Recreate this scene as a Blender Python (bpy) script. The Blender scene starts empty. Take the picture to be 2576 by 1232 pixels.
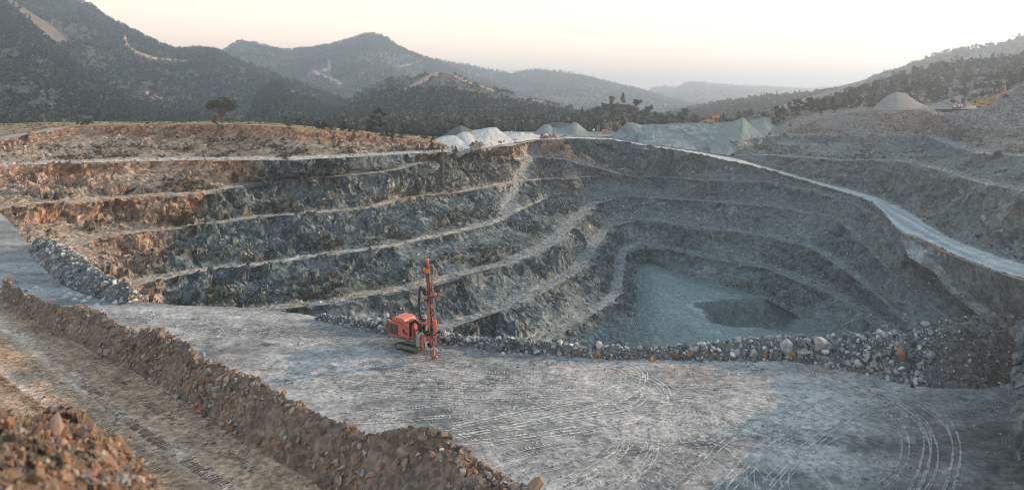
import bpy, bmesh, math, random
import numpy as np
from mathutils import Vector, Matrix
random.seed(7)
RNG = np.random.default_rng(7)
F, CX, HY = 1700.0, 1288.0, 262.0        # focal length, centre column and horizon row of the survey sketch
GZ = -27.0                               # level of the drilling bench below the eye
scene = bpy.context.scene
COL = scene.collection

# ---------------------------------------------------------------- survey helpers
def at(px, py, Y):
    return np.array([(px - CX) / F * Y, Y, (HY - py) / F * Y])
def atz(px, py, z):
    return at(px, py, -z * F / (py - HY))
def poly_z(nodes):                       # (px, py, z)
    return np.array([atz(a, b, c) for a, b, c in nodes])
def poly_y(nodes):                       # (px, py, distance)
    return np.array([at(a, b, c) for a, b, c in nodes])
def resample(P, n, key=None):
    P = np.asarray(P, float)
    if key is None:
        d = np.r_[0, np.cumsum(np.linalg.norm(np.diff(P, axis=0), axis=1))]
    else:
        d = np.asarray(key, float)
    t = np.linspace(d[0], d[-1], n)
    Q = np.stack([np.interp(t, d, P[:, k]) for k in range(P.shape[1])], 1)
    w = max(1, n // (len(P) * 5))        # soften the corners
    if w > 1:
        ker = np.hanning(2 * w + 1); ker /= ker.sum()
        pad = np.concatenate([2 * Q[:1] - Q[1:w + 1][::-1], Q, 2 * Q[-1:] - Q[-w - 1:-1][::-1]])
        Q = np.stack([np.convolve(pad[:, k], ker, 'valid') for k in range(P.shape[1])], 1)
    return Q
def sstep(a, b, x):
    t = np.clip((x - a) / (b - a), 0, 1); return t * t * (3 - 2 * t)
def px_of(P):
    Y = np.maximum(P[..., 1], 1e-3)
    return CX + F * P[..., 0] / Y, HY - F * P[..., 2] / Y

# ---------------------------------------------------------------- noise
_G = np.array([[1,1,0],[-1,1,0],[1,-1,0],[-1,-1,0],[1,0,1],[-1,0,1],[1,0,-1],[-1,0,-1],
               [0,1,1],[0,-1,1],[0,1,-1],[0,-1,-1],[1,1,0],[-1,1,0],[0,-1,1],[0,-1,-1]], np.float32)
def _h(ix, iy, iz, seed):
    h = (ix.astype(np.uint32) * np.uint32(374761393) + iy.astype(np.uint32) * np.uint32(668265263)
         + iz.astype(np.uint32) * np.uint32(2147483647) + np.uint32(seed * 974711 % 4294967295))
    h ^= h >> np.uint32(13); h *= np.uint32(1274126177); h ^= h >> np.uint32(16)
    h *= np.uint32(2246822519); h ^= h >> np.uint32(15)
    return h
def gnoise(p, seed=0):
    p = np.asarray(p, np.float32); sh = p.shape[:-1]; p = p.reshape(-1, 3)
    i = np.floor(p).astype(np.int64); f = p - i
    u = f * f * f * (f * (f * 6 - 15) + 10)
    out = 0
    for dx in (0, 1):
        for dy in (0, 1):
            for dz in (0, 1):
                g = _G[_h(i[:, 0] + dx, i[:, 1] + dy, i[:, 2] + dz, seed) & np.uint32(15)]
                d = g[:, 0] * (f[:, 0] - dx) + g[:, 1] * (f[:, 1] - dy) + g[:, 2] * (f[:, 2] - dz)
                w = (u[:, 0] if dx else 1 - u[:, 0]) * (u[:, 1] if dy else 1 - u[:, 1]) * (u[:, 2] if dz else 1 - u[:, 2])
                out = out + d * w
    return out.reshape(sh)
def fbm(p, scale, oct=4, seed=0, gain=0.5, aniso=(1, 1, 1)):
    q = np.asarray(p, np.float32) / (np.array(aniso, np.float32) * scale)
    a, s, t = 1.0, 0, 0
    for k in range(oct):
        s = s + a * gnoise(q + 17.3 * k, seed + k); t += a
        a *= gain; q = q * 2.03
    return s / t * 1.6
def ridged(p, scale, oct=3, seed=0, aniso=(1, 1, 1)):
    q = np.asarray(p, np.float32) / (np.array(aniso, np.float32) * scale)
    a, s, t = 1.0, 0, 0
    for k in range(oct):
        s = s + a * (1 - 2.2 * np.abs(gnoise(q + 9.1 * k, seed + k))); t += a
        a *= 0.5; q = q * 2.1
    return s / t
def facets(p, scale, seed=0, aniso=(1, 1, 1), tilt=1.0):
    """flat-faced random blocks: every cell is a randomly tilted plane"""
    q = np.asarray(p, np.float32) / (np.array(aniso, np.float32) * scale)
    sh = q.shape[:-1]; q = q.reshape(-1, 3)
    q = q + 0.25 * np.stack([gnoise(q * 1.7 + 5 * k, seed + 50 + k) for k in range(3)], 1)
    i = np.floor(q).astype(np.int64)
    best = np.full(len(q), 9e9, np.float32); val = np.zeros(len(q), np.float32); rid = np.zeros(len(q), np.float32)
    for dx in (-1, 0, 1):
        for dy in (-1, 0, 1):
            for dz in (-1, 0, 1):
                a, b, c = i[:, 0] + dx, i[:, 1] + dy, i[:, 2] + dz
                h1 = _h(a, b, c, seed)
                jx = (h1 & np.uint32(255)) / np.float32(255); jy = ((h1 >> np.uint32(8)) & np.uint32(255)) / np.float32(255)
                jz = ((h1 >> np.uint32(16)) & np.uint32(255)) / np.float32(255)
                ex = q[:, 0] - (a + jx); ey = q[:, 1] - (b + jy); ez = q[:, 2] - (c + jz)
                d = ex * ex + ey * ey + ez * ez
                m = d < best
                if m.any():
                    h2 = _h(a, b, c, seed + 77)
                    gx = (h2 & np.uint32(255)) / np.float32(127.5) - 1; gy = ((h2 >> np.uint32(8)) & np.uint32(255)) / np.float32(127.5) - 1
                    gz = ((h2 >> np.uint32(16)) & np.uint32(255)) / np.float32(127.5) - 1
                    r = ((h2 >> np.uint32(24)) & np.uint32(255)) / np.float32(127.5) - 1
                    v = tilt * (gx * ex + gy * ey + gz * ez) + 0.6 * r
                    best = np.where(m, d, best); val = np.where(m, v, val); rid = np.where(m, r, rid)
    return val.reshape(sh), rid.reshape(sh)

# ---------------------------------------------------------------- mesh helpers
def mesh_np(name, V, Fc, mat=None, colors=None, smooth=False, parent=None, link=True):
    V = np.ascontiguousarray(V, np.float32).reshape(-1, 3); Fc = np.asarray(Fc, np.int32)
    k = Fc.shape[1]; me = bpy.data.meshes.new(name)
    me.vertices.add(len(V)); me.vertices.foreach_set('co', V.ravel())
    me.loops.add(Fc.size); me.loops.foreach_set('vertex_index', Fc.ravel())
    me.polygons.add(len(Fc)); me.polygons.foreach_set('loop_start', np.arange(0, Fc.size, k, dtype=np.int32))
    if smooth is not None:
        me.polygons.foreach_set('use_smooth', np.full(len(Fc), bool(smooth)))
    me.update(calc_edges=True)
    if colors is not None:
        c = np.asarray(colors, np.float32).reshape(-1, colors.shape[-1])
        if c.shape[1] == 3: c = np.c_[c, np.ones(len(c), np.float32)]
        at_ = me.color_attributes.new('Col', 'FLOAT_COLOR', 'POINT')
        at_.data.foreach_set('color', np.ascontiguousarray(c, np.float32).ravel())
    if mat: me.materials.append(mat)
    o = bpy.data.objects.new(name, me)
    if link: COL.objects.link(o)
    if parent: o.parent = parent
    return o
def grid_faces(nr, nc, flip=False):
    i = np.arange(nr * nc).reshape(nr, nc)
    q = np.stack([i[:-1, :-1], i[1:, :-1], i[1:, 1:], i[:-1, 1:]], -1).reshape(-1, 4)
    return q[:, ::-1] if flip else q
def normals_grid(P):
    du = np.gradient(P, axis=1); dv = np.gradient(P, axis=0)
    n = np.cross(dv, du); n /= np.linalg.norm(n, axis=-1, keepdims=True) + 1e-9
    return n
def tag(o, label=None, cat=None, group=None, kind=None):
    if label: o['label'] = label
    if cat: o['category'] = cat
    if group: o['group'] = group
    if kind: o['kind'] = kind
    return o
def empty(name, loc, rotz=0.0):
    o = bpy.data.objects.new(name, None); COL.objects.link(o)
    o.location = loc; o.rotation_euler = (0, 0, rotz); o.empty_display_size = 0.3
    return o
def mixc(a, b, t):
    return np.asarray(a) * (1 - t[..., None]) + np.asarray(b) * t[..., None]
def seg_along(px, py, nodes):
    """distance to a polyline and the length run along it"""
    best = np.full(px.shape, 1e9); al = np.zeros(px.shape); n = np.asarray(nodes, float); run = 0.
    for (ax, ay), (bx, by) in zip(n[:-1, :2], n[1:, :2]):
        dx, dy = bx - ax, by - ay; L = dx * dx + dy * dy + 1e-9
        t = np.clip(((px - ax) * dx + (py - ay) * dy) / L, 0, 1); d = np.hypot(px - ax - t * dx, py - ay - t * dy)
        m = d < best; best = np.where(m, d, best); al = np.where(m, run + t * L ** .5, al); run += L ** .5
    return best, al
def seg_dist(px, py, nodes):
    """distance in sketch units from points to a polyline"""
    best = np.full(px.shape, 1e9)
    n = np.asarray(nodes, float)
    for (ax, ay), (bx, by) in zip(n[:-1, :2], n[1:, :2]):
        dx, dy = bx - ax, by - ay; L = dx * dx + dy * dy + 1e-9
        t = np.clip(((px - ax) * dx + (py - ay) * dy) / L, 0, 1)
        best = np.minimum(best, np.hypot(px - ax - t * dx, py - ay - t * dy))
    return best

# ---------------------------------------------------------------- materials
def nodes_of(m):
    m.use_nodes = True; nt = m.node_tree
    return nt, nt.nodes, nt.links
def mat_ground(name, fine=1.0, contrast=0.5, bump=0.6, cells=2.0, cell_c=0.35, rough=0.95, use_col=True, base=(.2, .2, .2), bumpdist=0.3):
    m = bpy.data.materials.new(name); nt, N, L = nodes_of(m)
    b = N['Principled BSDF']; b.inputs['Roughness'].default_value = rough
    b.inputs['Specular IOR Level'].default_value = 0.15
    geo = N.new('ShaderNodeNewGeometry')
    if use_col:
        a = N.new('ShaderNodeAttribute'); a.attribute_name = 'Col'; col = a.outputs['Color']
    else:
        a = N.new('ShaderNodeRGB'); a.outputs[0].default_value = (*base, 1); col = a.outputs[0]
    n1 = N.new('ShaderNodeTexNoise'); n1.inputs['Scale'].default_value = 1 / fine; n1.inputs['Detail'].default_value = 6; n1.inputs['Roughness'].default_value = .65
    L.new(geo.outputs['Position'], n1.inputs['Vector'])
    v1 = N.new('ShaderNodeTexVoronoi'); v1.inputs['Scale'].default_value = 1 / cells
    L.new(geo.outputs['Position'], v1.inputs['Vector'])
    sep = N.new('ShaderNodeSeparateColor'); L.new(v1.outputs['Color'], sep.inputs[0])
    r1 = N.new('ShaderNodeMapRange'); r1.inputs[1].default_value = .3; r1.inputs[2].default_value = .7
    r1.inputs[3].default_value = 1 - contrast; r1.inputs[4].default_value = 1 + contrast
    L.new(n1.outputs[0], r1.inputs[0])
    r2 = N.new('ShaderNodeMapRange'); r2.inputs[3].default_value = 1 - cell_c; r2.inputs[4].default_value = 1 + cell_c
    L.new(sep.outputs[0], r2.inputs[0])
    mul = N.new('ShaderNodeMath'); mul.operation = 'MULTIPLY'; L.new(r1.outputs[0], mul.inputs[0]); L.new(r2.outputs[0], mul.inputs[1])
    vm = N.new('ShaderNodeVectorMath'); vm.operation = 'SCALE'; L.new(col, vm.inputs[0]); L.new(mul.outputs[0], vm.inputs['Scale'])
    L.new(vm.outputs[0], b.inputs['Base Color'])
    if bump:
        n2 = N.new('ShaderNodeTexNoise'); n2.inputs['Scale'].default_value = 1.7 / fine; n2.inputs['Detail'].default_value = 7; n2.inputs['Roughness'].default_value = .7
        L.new(geo.outputs['Position'], n2.inputs['Vector'])
        add = N.new('ShaderNodeMath'); add.operation = 'MULTIPLY_ADD'; add.inputs[1].default_value = .6
        L.new(v1.outputs['Distance'], add.inputs[0]); L.new(n2.outputs[0], add.inputs[2])
        bp = N.new('ShaderNodeBump'); bp.inputs['Strength'].default_value = bump; bp.inputs['Distance'].default_value = bumpdist
        L.new(add.outputs[0], bp.inputs['Height']); L.new(bp.outputs[0], b.inputs['Normal'])
    return m
def mat_plain(name, rgb, rough=0.6, metal=0.0, dirt=0.25, scale=3.0, rnd=0.0, spec=0.3, dirtcol=(.16, .15, .14)):
    """paint or metal with grime; rnd varies it from object to object"""
    m = bpy.data.materials.new(name); nt, N, L = nodes_of(m)
    b = N['Principled BSDF']; b.inputs['Roughness'].default_value = rough; b.inputs['Metallic'].default_value = metal
    b.inputs['Specular IOR Level'].default_value = spec
    tc = N.new('ShaderNodeTexCoord'); n = N.new('ShaderNodeTexNoise'); n.inputs['Scale'].default_value = scale; n.inputs['Detail'].default_value = 5
    L.new(tc.outputs['Object'], n.inputs['Vector'])
    mr = N.new('ShaderNodeMapRange'); mr.inputs[1].default_value = .42; mr.inputs[2].default_value = .72; mr.inputs[4].default_value = dirt
    L.new(n.outputs[0], mr.inputs[0])
    mx = N.new('ShaderNodeMix'); mx.data_type = 'RGBA'; mx.inputs[6].default_value = (*rgb, 1); mx.inputs[7].default_value = (*dirtcol, 1)
    L.new(mr.outputs[0], mx.inputs[0]); out = mx.outputs[2]
    if rnd:
        oi = N.new('ShaderNodeObjectInfo'); m2 = N.new('ShaderNodeMapRange'); m2.inputs[3].default_value = 1 - rnd; m2.inputs[4].default_value = 1 + rnd
        L.new(oi.outputs['Random'], m2.inputs[0]); vm = N.new('ShaderNodeVectorMath'); vm.operation = 'SCALE'
        L.new(out, vm.inputs[0]); L.new(m2.outputs[0], vm.inputs['Scale']); out = vm.outputs[0]
    L.new(out, b.inputs['Base Color'])
    return m
GREY = np.array([.150, .176, .183]); DARK = np.array([.075, .094, .100]); LITE = np.array([.40, .405, .40])
BROWN = np.array([.255, .175, .125]); ORANGE = np.array([.33, .175, .095]); TAN = np.array([.40, .30, .225]); DUST = np.array([.47, .455, .44])
STRAW = np.array([.42, .31, .16])
M_WALL = mat_ground('quarry_rock', fine=1.3, contrast=.40, bump=.6, cells=.9, cell_c=.42, bumpdist=.16)
M_WALL2 = mat_ground('shaded_bench_rock', fine=2.2, contrast=.28, bump=.7, cells=1.0, cell_c=.30, bumpdist=.3)
M_FLOOR = mat_ground('crushed_stone_floor', fine=.9, contrast=.3, bump=.5, cells=.35, cell_c=.22, bumpdist=.06)
M_EARTH = mat_ground('loose_earth', fine=.5, contrast=.35, bump=.9, cells=.3, cell_c=.3, bumpdist=.12)
M_PILE = mat_ground('crushed_gravel', fine=1.5, contrast=.15, bump=.4, cells=.6, cell_c=.15, bumpdist=.15)
M_HILL = mat_ground('scrub_hillside', fine=14, contrast=.55, bump=.0, cells=7, cell_c=.35)
HAZE = 0.00032
# ================================================================ benches of the quarry, lofted along surveyed crest lines
def offset_row(R, w, side, dz=0.25):
    """the row moved w metres sideways (away from the pit)"""
    d = np.gradient(R[:, :2], axis=0); d /= np.linalg.norm(d, axis=1, keepdims=True) + 1e-9
    k = 25; ker = np.ones(k) / k
    d = np.stack([np.convolve(np.pad(d[:, j], k // 2, 'edge'), ker, 'valid') for j in (0, 1)], 1)
    n = np.stack([-d[:, 1], d[:, 0]], 1) * side
    Q = R.copy(); Q[:, :2] += n * w[:, None] if np.ndim(w) else n * w
    Q[:, 2] += dz
    return Q
def loft(rows, kinds, nvs, talus=1.5):
    """rows: (n,3) arrays top to bottom; kinds[k]: 'face' or 'bench' between rows k and k+1 -> P, facew, benchw, v"""
    out, fw, vv, kk = [], [], [], []
    for k, kind in enumerate(kinds):
        A, B = rows[k], rows[k + 1]; n = nvs[k]; last = k == len(kinds) - 1
        for j in range(n + (1 if last else 0)):
            t = j / n
            if kind == 'face':
                h = t ** (talus[k] if np.ndim(talus) else talus)
                Q = np.c_[A[:, 0] + (B[:, 0] - A[:, 0]) * h, A[:, 1] + (B[:, 1] - A[:, 1]) * h, A[:, 2] + (B[:, 2] - A[:, 2]) * t]
                w = min(1, t / .12) * min(1, (1 - t) / .10)
            else:
                Q = A + (B - A) * t; w = 0.0
            out.append(Q); fw.append(np.full(len(A), w)); vv.append(np.full(len(A), t)); kk.append(np.full(len(A), k))
    return np.array(out), np.array(fw), np.array(vv), np.array(kk)
def roughen(P, fw, vv, amp=1.0, seed=0, columns=0.5, side_bench=0.16):
    N = normals_grid(P)
    N = np.where(N[..., 2:3] < 0, -N, N)
    rocky = sstep(-.25, .45, fbm(P, 26, 3, seed + 1) + .45 * (1 - vv) - .05)          # smooth chutes and slipped fines between rock
    big = fbm(P, 17, 3, seed + 2) * 1.5
    gul = ridged(P, 9, 2, seed + 3, aniso=(1, 1, 5)) * .9
    f0, r0 = facets(P, 7.5, seed + 9, aniso=(1, 1, 1.3), tilt=1.2)
    f1, r1 = facets(P, 3.0, seed + 4, aniso=(1, 1, 1.6), tilt=1.2)
    f2, r2 = facets(P, 1.3, seed + 5, aniso=(1, 1, 1.4), tilt=1.2)
    f3, r3 = facets(P, 1.25, seed + 6, aniso=(1, 1, 4.0), tilt=1.0)
    d = big * (.13 + .87 * fw) + fw * (gul * .8 * (1 - .35 * rocky) + rocky * (f0 * 2.0 + f1 * 1.35 + f2 * .42 + columns * f3 * .2) + (1 - rocky) * f2 * .18)
    edge = (1 - fw) * (.35 * fbm(P, 3.2, 3, seed + 8))
    Q = P + N * ((d * amp)[..., None]) 
    Q[..., 2] += edge * side_bench * 2
    return Q, dict(rocky=rocky, f1=f1, r1=r1, r2=r2, r3=r3, gul=gul, big=big)
def rock_colour(P, info, fw, vv, kk, kinds, rust, seed=0, dust_tone=DUST, dustw=.75, green=1.0):
    """stone colour: grey, oxidised zones, pale fresh breaks, dusty ledges, painted crevice shade"""
    r = info
    n1 = fbm(P, 22, 4, seed + 20); n2 = fbm(P, 6, 4, seed + 21); n3 = fbm(P, 60, 3, seed + 22); n4 = fbm(P, 2.2, 3, seed + 23)
    C = mixc(GREY, DARK, np.clip(.42 + .9 * n2 + .3 * r['r1'], 0, 1))
    C = mixc(C, LITE * .95, np.clip(sstep(.30, .62, n1 * .7 + n2 * .45 + .22 * r['r2']), 0, 1) * .75)
    C = mixc(C, LITE * 1.1, sstep(.78, 1.0, r['r2'] * .35 + r['r1'] * .5 + .4 * n2) * .7)
    ru = np.clip(rust + .35 * n3, 0, 1)
    br = mixc(BROWN, TAN * .85, np.clip(.35 + .9 * n2 + .35 * r['r2'], 0, 1))
    br = mixc(br, ORANGE, sstep(.08, .6, n1 + .5 * n2) * .5); br = mixc(br, TAN * 1.1, sstep(.3, .8, r['r1'] + .4 * n2) * .5)
    br = mixc(br, DARK * 1.1, sstep(.35, .7, -n2 + .3 * r['r1']) * .55)  # dark crevices: their shade is painted into the brown rock
    C = mixc(C, br, sstep(.25, .75, ru + .45 * n1) * np.clip(ru * 1.6, 0, 1))
    bench = np.zeros(P.shape[:2])
    for k, kd in enumerate(kinds):
        if kd != 'face': bench = np.where(kk == k, 1.0, bench)
    C = mixc(C, C * .55 + GREY * .5, (1 - r['rocky']) * sstep(.35, .9, vv) * .6 * (1 - bench))
    dc = mixc(dust_tone, dust_tone * .62, np.clip(.5 + 1.1 * n2, 0, 1))
    dc = mixc(dc, TAN * .95, np.clip(rust * .55, 0, 1))
    C = mixc(C, dc, bench * dustw * (.75 + .25 * np.clip(n4 + .5, 0, 1)))
    return np.clip(C * (1 + .18 * n4[..., None]), .01, .8)

# ---- north-west wall -------------------------------------------------------------------------------------------
NU = 1250
P_crest = poly_y([(-150,372,240),(0,353,247),(80,336,258),(170,321,268),(200,317,270),(380,313,274),(560,312,270),(690,317,262),(745,325,258),(850,332,266),(930,340,271),(1010,353,276),(1080,356,280),(1110,362,281),(1150,377,276),(1190,374,290),(1250,364,306),(1345,347,372),(1450,345,385)])
A_px = [(-150,428),(0,417),(200,410),(380,405),(540,402),(730,403),(880,396),(1000,388),(1140,382),(1200,377),(1250,368),(1290,357),(1345,350),(1400,350),(1450,347)]
A_out = poly_z([(a, b, -18.5) for a, b in A_px])
B_out = poly_z([(-150,530,-27),(0,522,-27),(130,510,-27),(330,497,-27),(500,487,-27),(580,474,-26.6),(644,461,-26.2),(815,447,-25.2),(930,437,-24.5),(1010,427,-23.6),(1044,416,-22.5),(1110,399,-21.5),(1187,379,-20),(1240,392,-23.5),(1300,402,-26.5),(1360,396,-27.5),(1420,402,-28.5),(1470,415,-31)])
C_out = poly_z([(-150,690,-35),(60,650,-35),(157,629,-35),(243,600,-35),(343,587,-35),(500,570,-35),(644,548,-35),(815,535,-35),(941,523,-35),(1027,497,-35),(1144,486,-35),(1200,477,-35),(1273,464,-35),(1340,453,-36),(1400,449,-37),(1470,446,-37)])
D_out = poly_z([(-150,800,-42),(150,770,-42),(294,730,-42),(371,710,-42),(543,677,-42),(643,669,-42),(740,655,-42),(821,643,-42),(981,623,-42),(1073,601,-42),(1150,585,-42),(1253,560,-42),(1330,520,-43),(1400,488,-43.5),(1480,480,-44)])
E_out = poly_z([(-150,960,-48),(300,860,-48),(550,805,-48),(701,776,-48),(844,764,-48),(915,747,-48),(1044,727,-48),(1187,687,-48),(1287,664,-48),(1362,632,-48),(1411,610,-48),(1460,552,-47.5),(1500,514,-46.5),(1560,498,-46)])
F_out = poly_z([(-150,1100,-55),(600,950,-55),(1000,870,-55),(1288,773,-55),(1360,741,-55),(1460,684,-55),(1478,664,-55),(1510,612,-55),(1537,571,-54),(1600,555,-53)])
G_out = poly_z([(-150,1200,-62),(900,1000,-62),(1200,920,-62),(1397,847,-62),(1471,804,-62),(1540,761,-62),(1562,738,-62),(1570,682,-62),(1578,627,-61),(1640,610,-60)])
FL_l = poly_z([(-150,1300,-67.5),(900,1080,-67.5),(1300,970,-67.5),(1500,895,-67.5),(1560,878,-67.5),(1578,845,-67.5),(1597,804,-67.5),(1602,733,-67.5),(1601,665,-67.5),(1660,650,-67.5)])
def rs(P): return resample(P, NU, key=px_of(P)[0])
def rsk(P):
    k = P[:, 0] + P[:, 1]; d = P[-1] - P[-2]; ext = P[-1] + d * max(.01, (412 - k[-1]) / max(d[0] + d[1], .5))
    P = np.concatenate([P, [ext]]); k = np.r_[k, P[-1, 0] + P[-1, 1]]; k = np.maximum.accumulate(k + np.arange(len(k)) * 1e-4)
    t = np.linspace(15, 405, NU); Q = np.stack([np.interp(t, k, P[:, j]) for j in range(3)], 1)
    w = 18; ker = np.hanning(2 * w + 1); ker /= ker.sum(); pad = np.concatenate([2 * Q[:1] - Q[1:w + 1][::-1], Q, 2 * Q[-1:] - Q[-w - 1:-1][::-1]])
    return np.stack([np.convolve(pad[:, j], ker, 'valid') for j in range(3)], 1)
def wcurve(R, nodes):
    px = px_of(R)[0]; n = np.array(nodes, float)
    return np.interp(px, n[:, 0], n[:, 1])
rP, rA, rB, rC, rD, rE, rF, rG, rL = [rsk(q) for q in (P_crest, A_out, B_out, C_out, D_out, E_out, F_out, G_out, FL_l)]
A_in = offset_row(rA, wcurve(rA, [(0, 10), (1100, 9), (1200, 9), (1300, 6), (1345, 3)]), 1, .15)
B_in = offset_row(rB, wcurve(rB, [(0, 5), (500, 2.8), (900, 3), (1080, 3), (1200, .6), (1480, .4)]), 1)
C_in = offset_row(rC, wcurve(rC, [(100, 11), (260, 7), (420, 2.8), (1250, 2.4), (1330, 1.0)]), 1)
D_in = offset_row(rD, wcurve(rD, [(250, 5), (500, 2.6), (1000, 2.5), (1250, 2.3), (1330, .8)]), 1)
E_in = offset_row(rE, wcurve(rE, [(600, 3), (1044, 3.2), (1290, 3.6), (1420, 5), (1500, 4)]), 1)
F_in = offset_row(rF, wcurve(rF, [(1000, 3), (1300, 3.2), (1480, 4.5), (1540, 3.5)]), 1)
G_in = offset_row(rG, wcurve(rG, [(1000, 3), (1400, 3.2), (1560, 3.2)]), 1)
kinds = ['face', 'bench'] * 7 + ['face']
rows = [rP, A_in, rA, B_in, rB, C_in, rC, D_in, rD, E_in, rE, F_in, rF, G_in, rG, rL]
P0, fw, vv, kk = loft(rows, kinds, [46, 8, 52, 6, 52, 6, 52, 6, 48, 8, 44, 8, 36, 7, 26][:15], talus=[2.6] + [1.95] * 14)
px0, py0 = px_of(P0)
amp = np.where(kk == 0, .55, 1.05) * (.55 + .45 * sstep(60, 160, P0[..., 1]))
crv = np.exp(-(((px0 - (1352 - (py0 - 350) * .42)) / 20) ** 2)) * sstep(345, 360, py0) * sstep(560, 520, py0)
spur = np.exp(-(((px0 - (1398 + (py0 - 350) * .28)) / 24) ** 2)) * sstep(345, 370, py0) * sstep(540, 480, py0)
P0 = P0 + (np.array([.64, -.77, 0]) * (4.0 * spur - 2.2 * crv)[..., None])
gl_ = ridged(np.stack([P0[..., 0], P0[..., 1], 0 * px0], -1), 8.5, 3, 96)
P0 = P0 + np.array([.55, -.83, 0]) * ((kk == 0) * fw * gl_ * 1.9 * sstep(.95, .45, vv))[..., None]
PW, info = roughen(P0, fw * (1 - .85 * crv), vv, amp=amp, seed=3, columns=.4 + 1.2 * sstep(700, 250, px0))
rust = np.where(kk == 0, 1.05 - .15 * sstep(600, 1000, px0), np.where(kk <= 2, 1.0 - .75 * sstep(430, 800, px0) + .25 * sstep(1000, 1150, px0), 0.95 - .9 * sstep(300, 640, px0) + .12))
rust = np.where((kk >= 6), .75 - .75 * sstep(330, 560, px0) + .08, rust)
rust = rust + .20 * sstep(1180, 1330, px0) * sstep(1470, 1420, px0) * (kk < 8)
CW = rock_colour(PW, info, fw, vv, kk, kinds, rust, seed=3)
kA = kk == 1
CW = np.where(kA[..., None], mixc(CW, DUST * .98, np.full(kA.shape, .8)), CW)
hd_ = sstep(.62, .38, vv + .25 * fbm(PW, 9, 3, 93)); CW = np.where((kk == 0)[..., None], mixc(CW, mixc(np.array([.37, .285, .22]), np.array([.27, .165, .105]), hd_) * (1 + .35 * fbm(PW, 5, 4, 97))[..., None], np.full(kk.shape, .68)), CW)
shr = sstep(.15, .4, fbm(PW, 9, 4, 91) + .25 * (vv > .72)) * sstep(.45, .8, vv) * (fw > 0) * sstep(200, 350, px0) * (kk <= 8)     # dry scrub along the toes
CW = mixc(CW, np.array([.095, .088, .06]), shr * .5)
chute = crv
lowb_shade = np.isin(kk, (9, 11, 13)) * 1.0
CW = mixc(CW, np.array([.165, .182, .19]) * (1 + .35 * fbm(PW, 2.5, 3, 98))[..., None], lowb_shade * (.72 - .35 * sstep(1150, 1000, px0) * (kk == 9)))  # low benches darkened, their shade is put into the colour
CW = mixc(CW, np.array([.235, .25, .258]) * (1 + .3 * fbm(PW, 2, 3, 99))[..., None], np.clip(chute * 1.5, 0, .92))
straw_edge = np.zeros(kk.shape)
for k in (3, 5, 7, 9): straw_edge = np.where(kk == k, 1.0, straw_edge)
CW = mixc(CW, STRAW, straw_edge * sstep(.0, .35, fbm(PW, 7, 3, 95)) * .5 * sstep(1300, 1150, px0) * sstep(100, 300, px0))
WALL_W = (PW, vv, kk, fw)
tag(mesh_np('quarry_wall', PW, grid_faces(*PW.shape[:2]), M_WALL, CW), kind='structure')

# ---- plateau above that wall ------------------------------------------------------------------------------------
r_in = offset_row(rP, np.full(NU, 7.0), 1, .05)
r_m = rs(poly_y([(-150,330,300),(0,322,300),(100,315,305),(200,311,310),(380,309,312),(560,308.5,312),(690,313,300),(745,319,295),(850,327,300),(930,334,305),(1010,344,315),(1080,350,325),(1150,356,340),(1250,350,360),(1450,338,420)]))
r_b = rs(poly_y([(-150,312,360),(0,311,360),(100,308,350),(200,306,345),(380,306,345),(560,305,345),(690,309,335),(745,315,330),(850,323,335),(930,330,340),(1010,338,350),(1080,343,365),(1150,345,380),(1250,340,430),(1450,332,480)]))
r_bb = r_b.copy(); r_bb[:, 1] += 60; r_bb[:, 2] = -34
PL, fwl, vl, kl = loft([rP, r_in, r_m, r_b, r_bb], ['bench'] * 4, [6, 14, 10, 8])
PL[..., 2] += .35 * fbm(PL, 14, 4, 40) * (kl > 0)
pxl, pyl = px_of(PL)
CL = mixc(STRAW * .95, BROWN * .8, np.clip(.45 + 1.3 * fbm(PL, 10, 4, 41), 0, 1))
CL = mixc(CL, np.array([.09, .085, .05]), sstep(.1, .5, fbm(PL, 6, 4, 42)) * .7)
CL = mixc(CL, DUST * .8, (kl == 0) * sstep(190, 150, pxl) * .95)
CL = mixc(CL, DUST * 1.15, sstep(1140, 1170, pxl) * .9)
CL = np.where((kl == 3)[..., None], np.array([.07, .07, .045]), CL)
tag(mesh_np('plateau_ground', PL, grid_faces(*PL.shape[:2]), M_EARTH, CL, smooth=True), kind='structure')

# ---- south-east wall below the haul road ----------------------------------------------------------------------------
road_lo = [(1420,350,-18.3),(1470,351,-18.6),(1534,353,-19.2),(1574,359,-20.2),(1631,368,-21.5),(1745,387,-25),(1859,412,-29),(1931,428,-31.5),(2046,463,-35),(2160,497,-37.5),(2189,508,-38.2),(2217,531,-38.8),(2246,571,-39.5),(2275,596,-40)]
K_out = poly_z(road_lo + [(2286,644,-43.5),(2354,684,-47),(2389,730,-50),(2474,798,-54),(2600,880,-60)])
H_out = poly_z([(1400,444,-37),(1436,444,-37),(1574,445,-36.9),(1688,447,-36.8),(1759,454,-36.8),(1859,456,-36.6),(1931,458,-36.6),(2046,482,-37.6),(2160,516,-40),(2205,550,-41.5),(2240,604,-42.5),(2270,650,-45),(2336,694,-49.5),(2380,745,-53),(2465,815,-57),(2600,900,-62)])
E2 = poly_z([(1400,516,-46.5),(1500,502,-45.5),(1574,494,-45.3),(1700,502,-45.5),(1800,509,-45.5),(1931,520,-45.5),(2000,530,-45.5),(2060,540,-45.5),(2100,549,-45.5),(2150,592,-47),(2217,662,-48.5),(2268,705,-51),(2330,760,-55),(2430,840,-60),(2560,920,-63)])
F2 = poly_z([(1440,556,-53.2),(1490,555,-53),(1531,553,-52.6),(1600,553,-52.6),(1660,559,-52.6),(1745,572,-52.8),(1860,585,-53),(1932,597,-53.5),(2017,618,-54),(2060,636,-54.5),(2110,672,-55.2),(2180,722,-56),(2240,775,-58),(2300,830,-60.5),(2400,900,-64),(2520,965,-66)])
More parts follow.
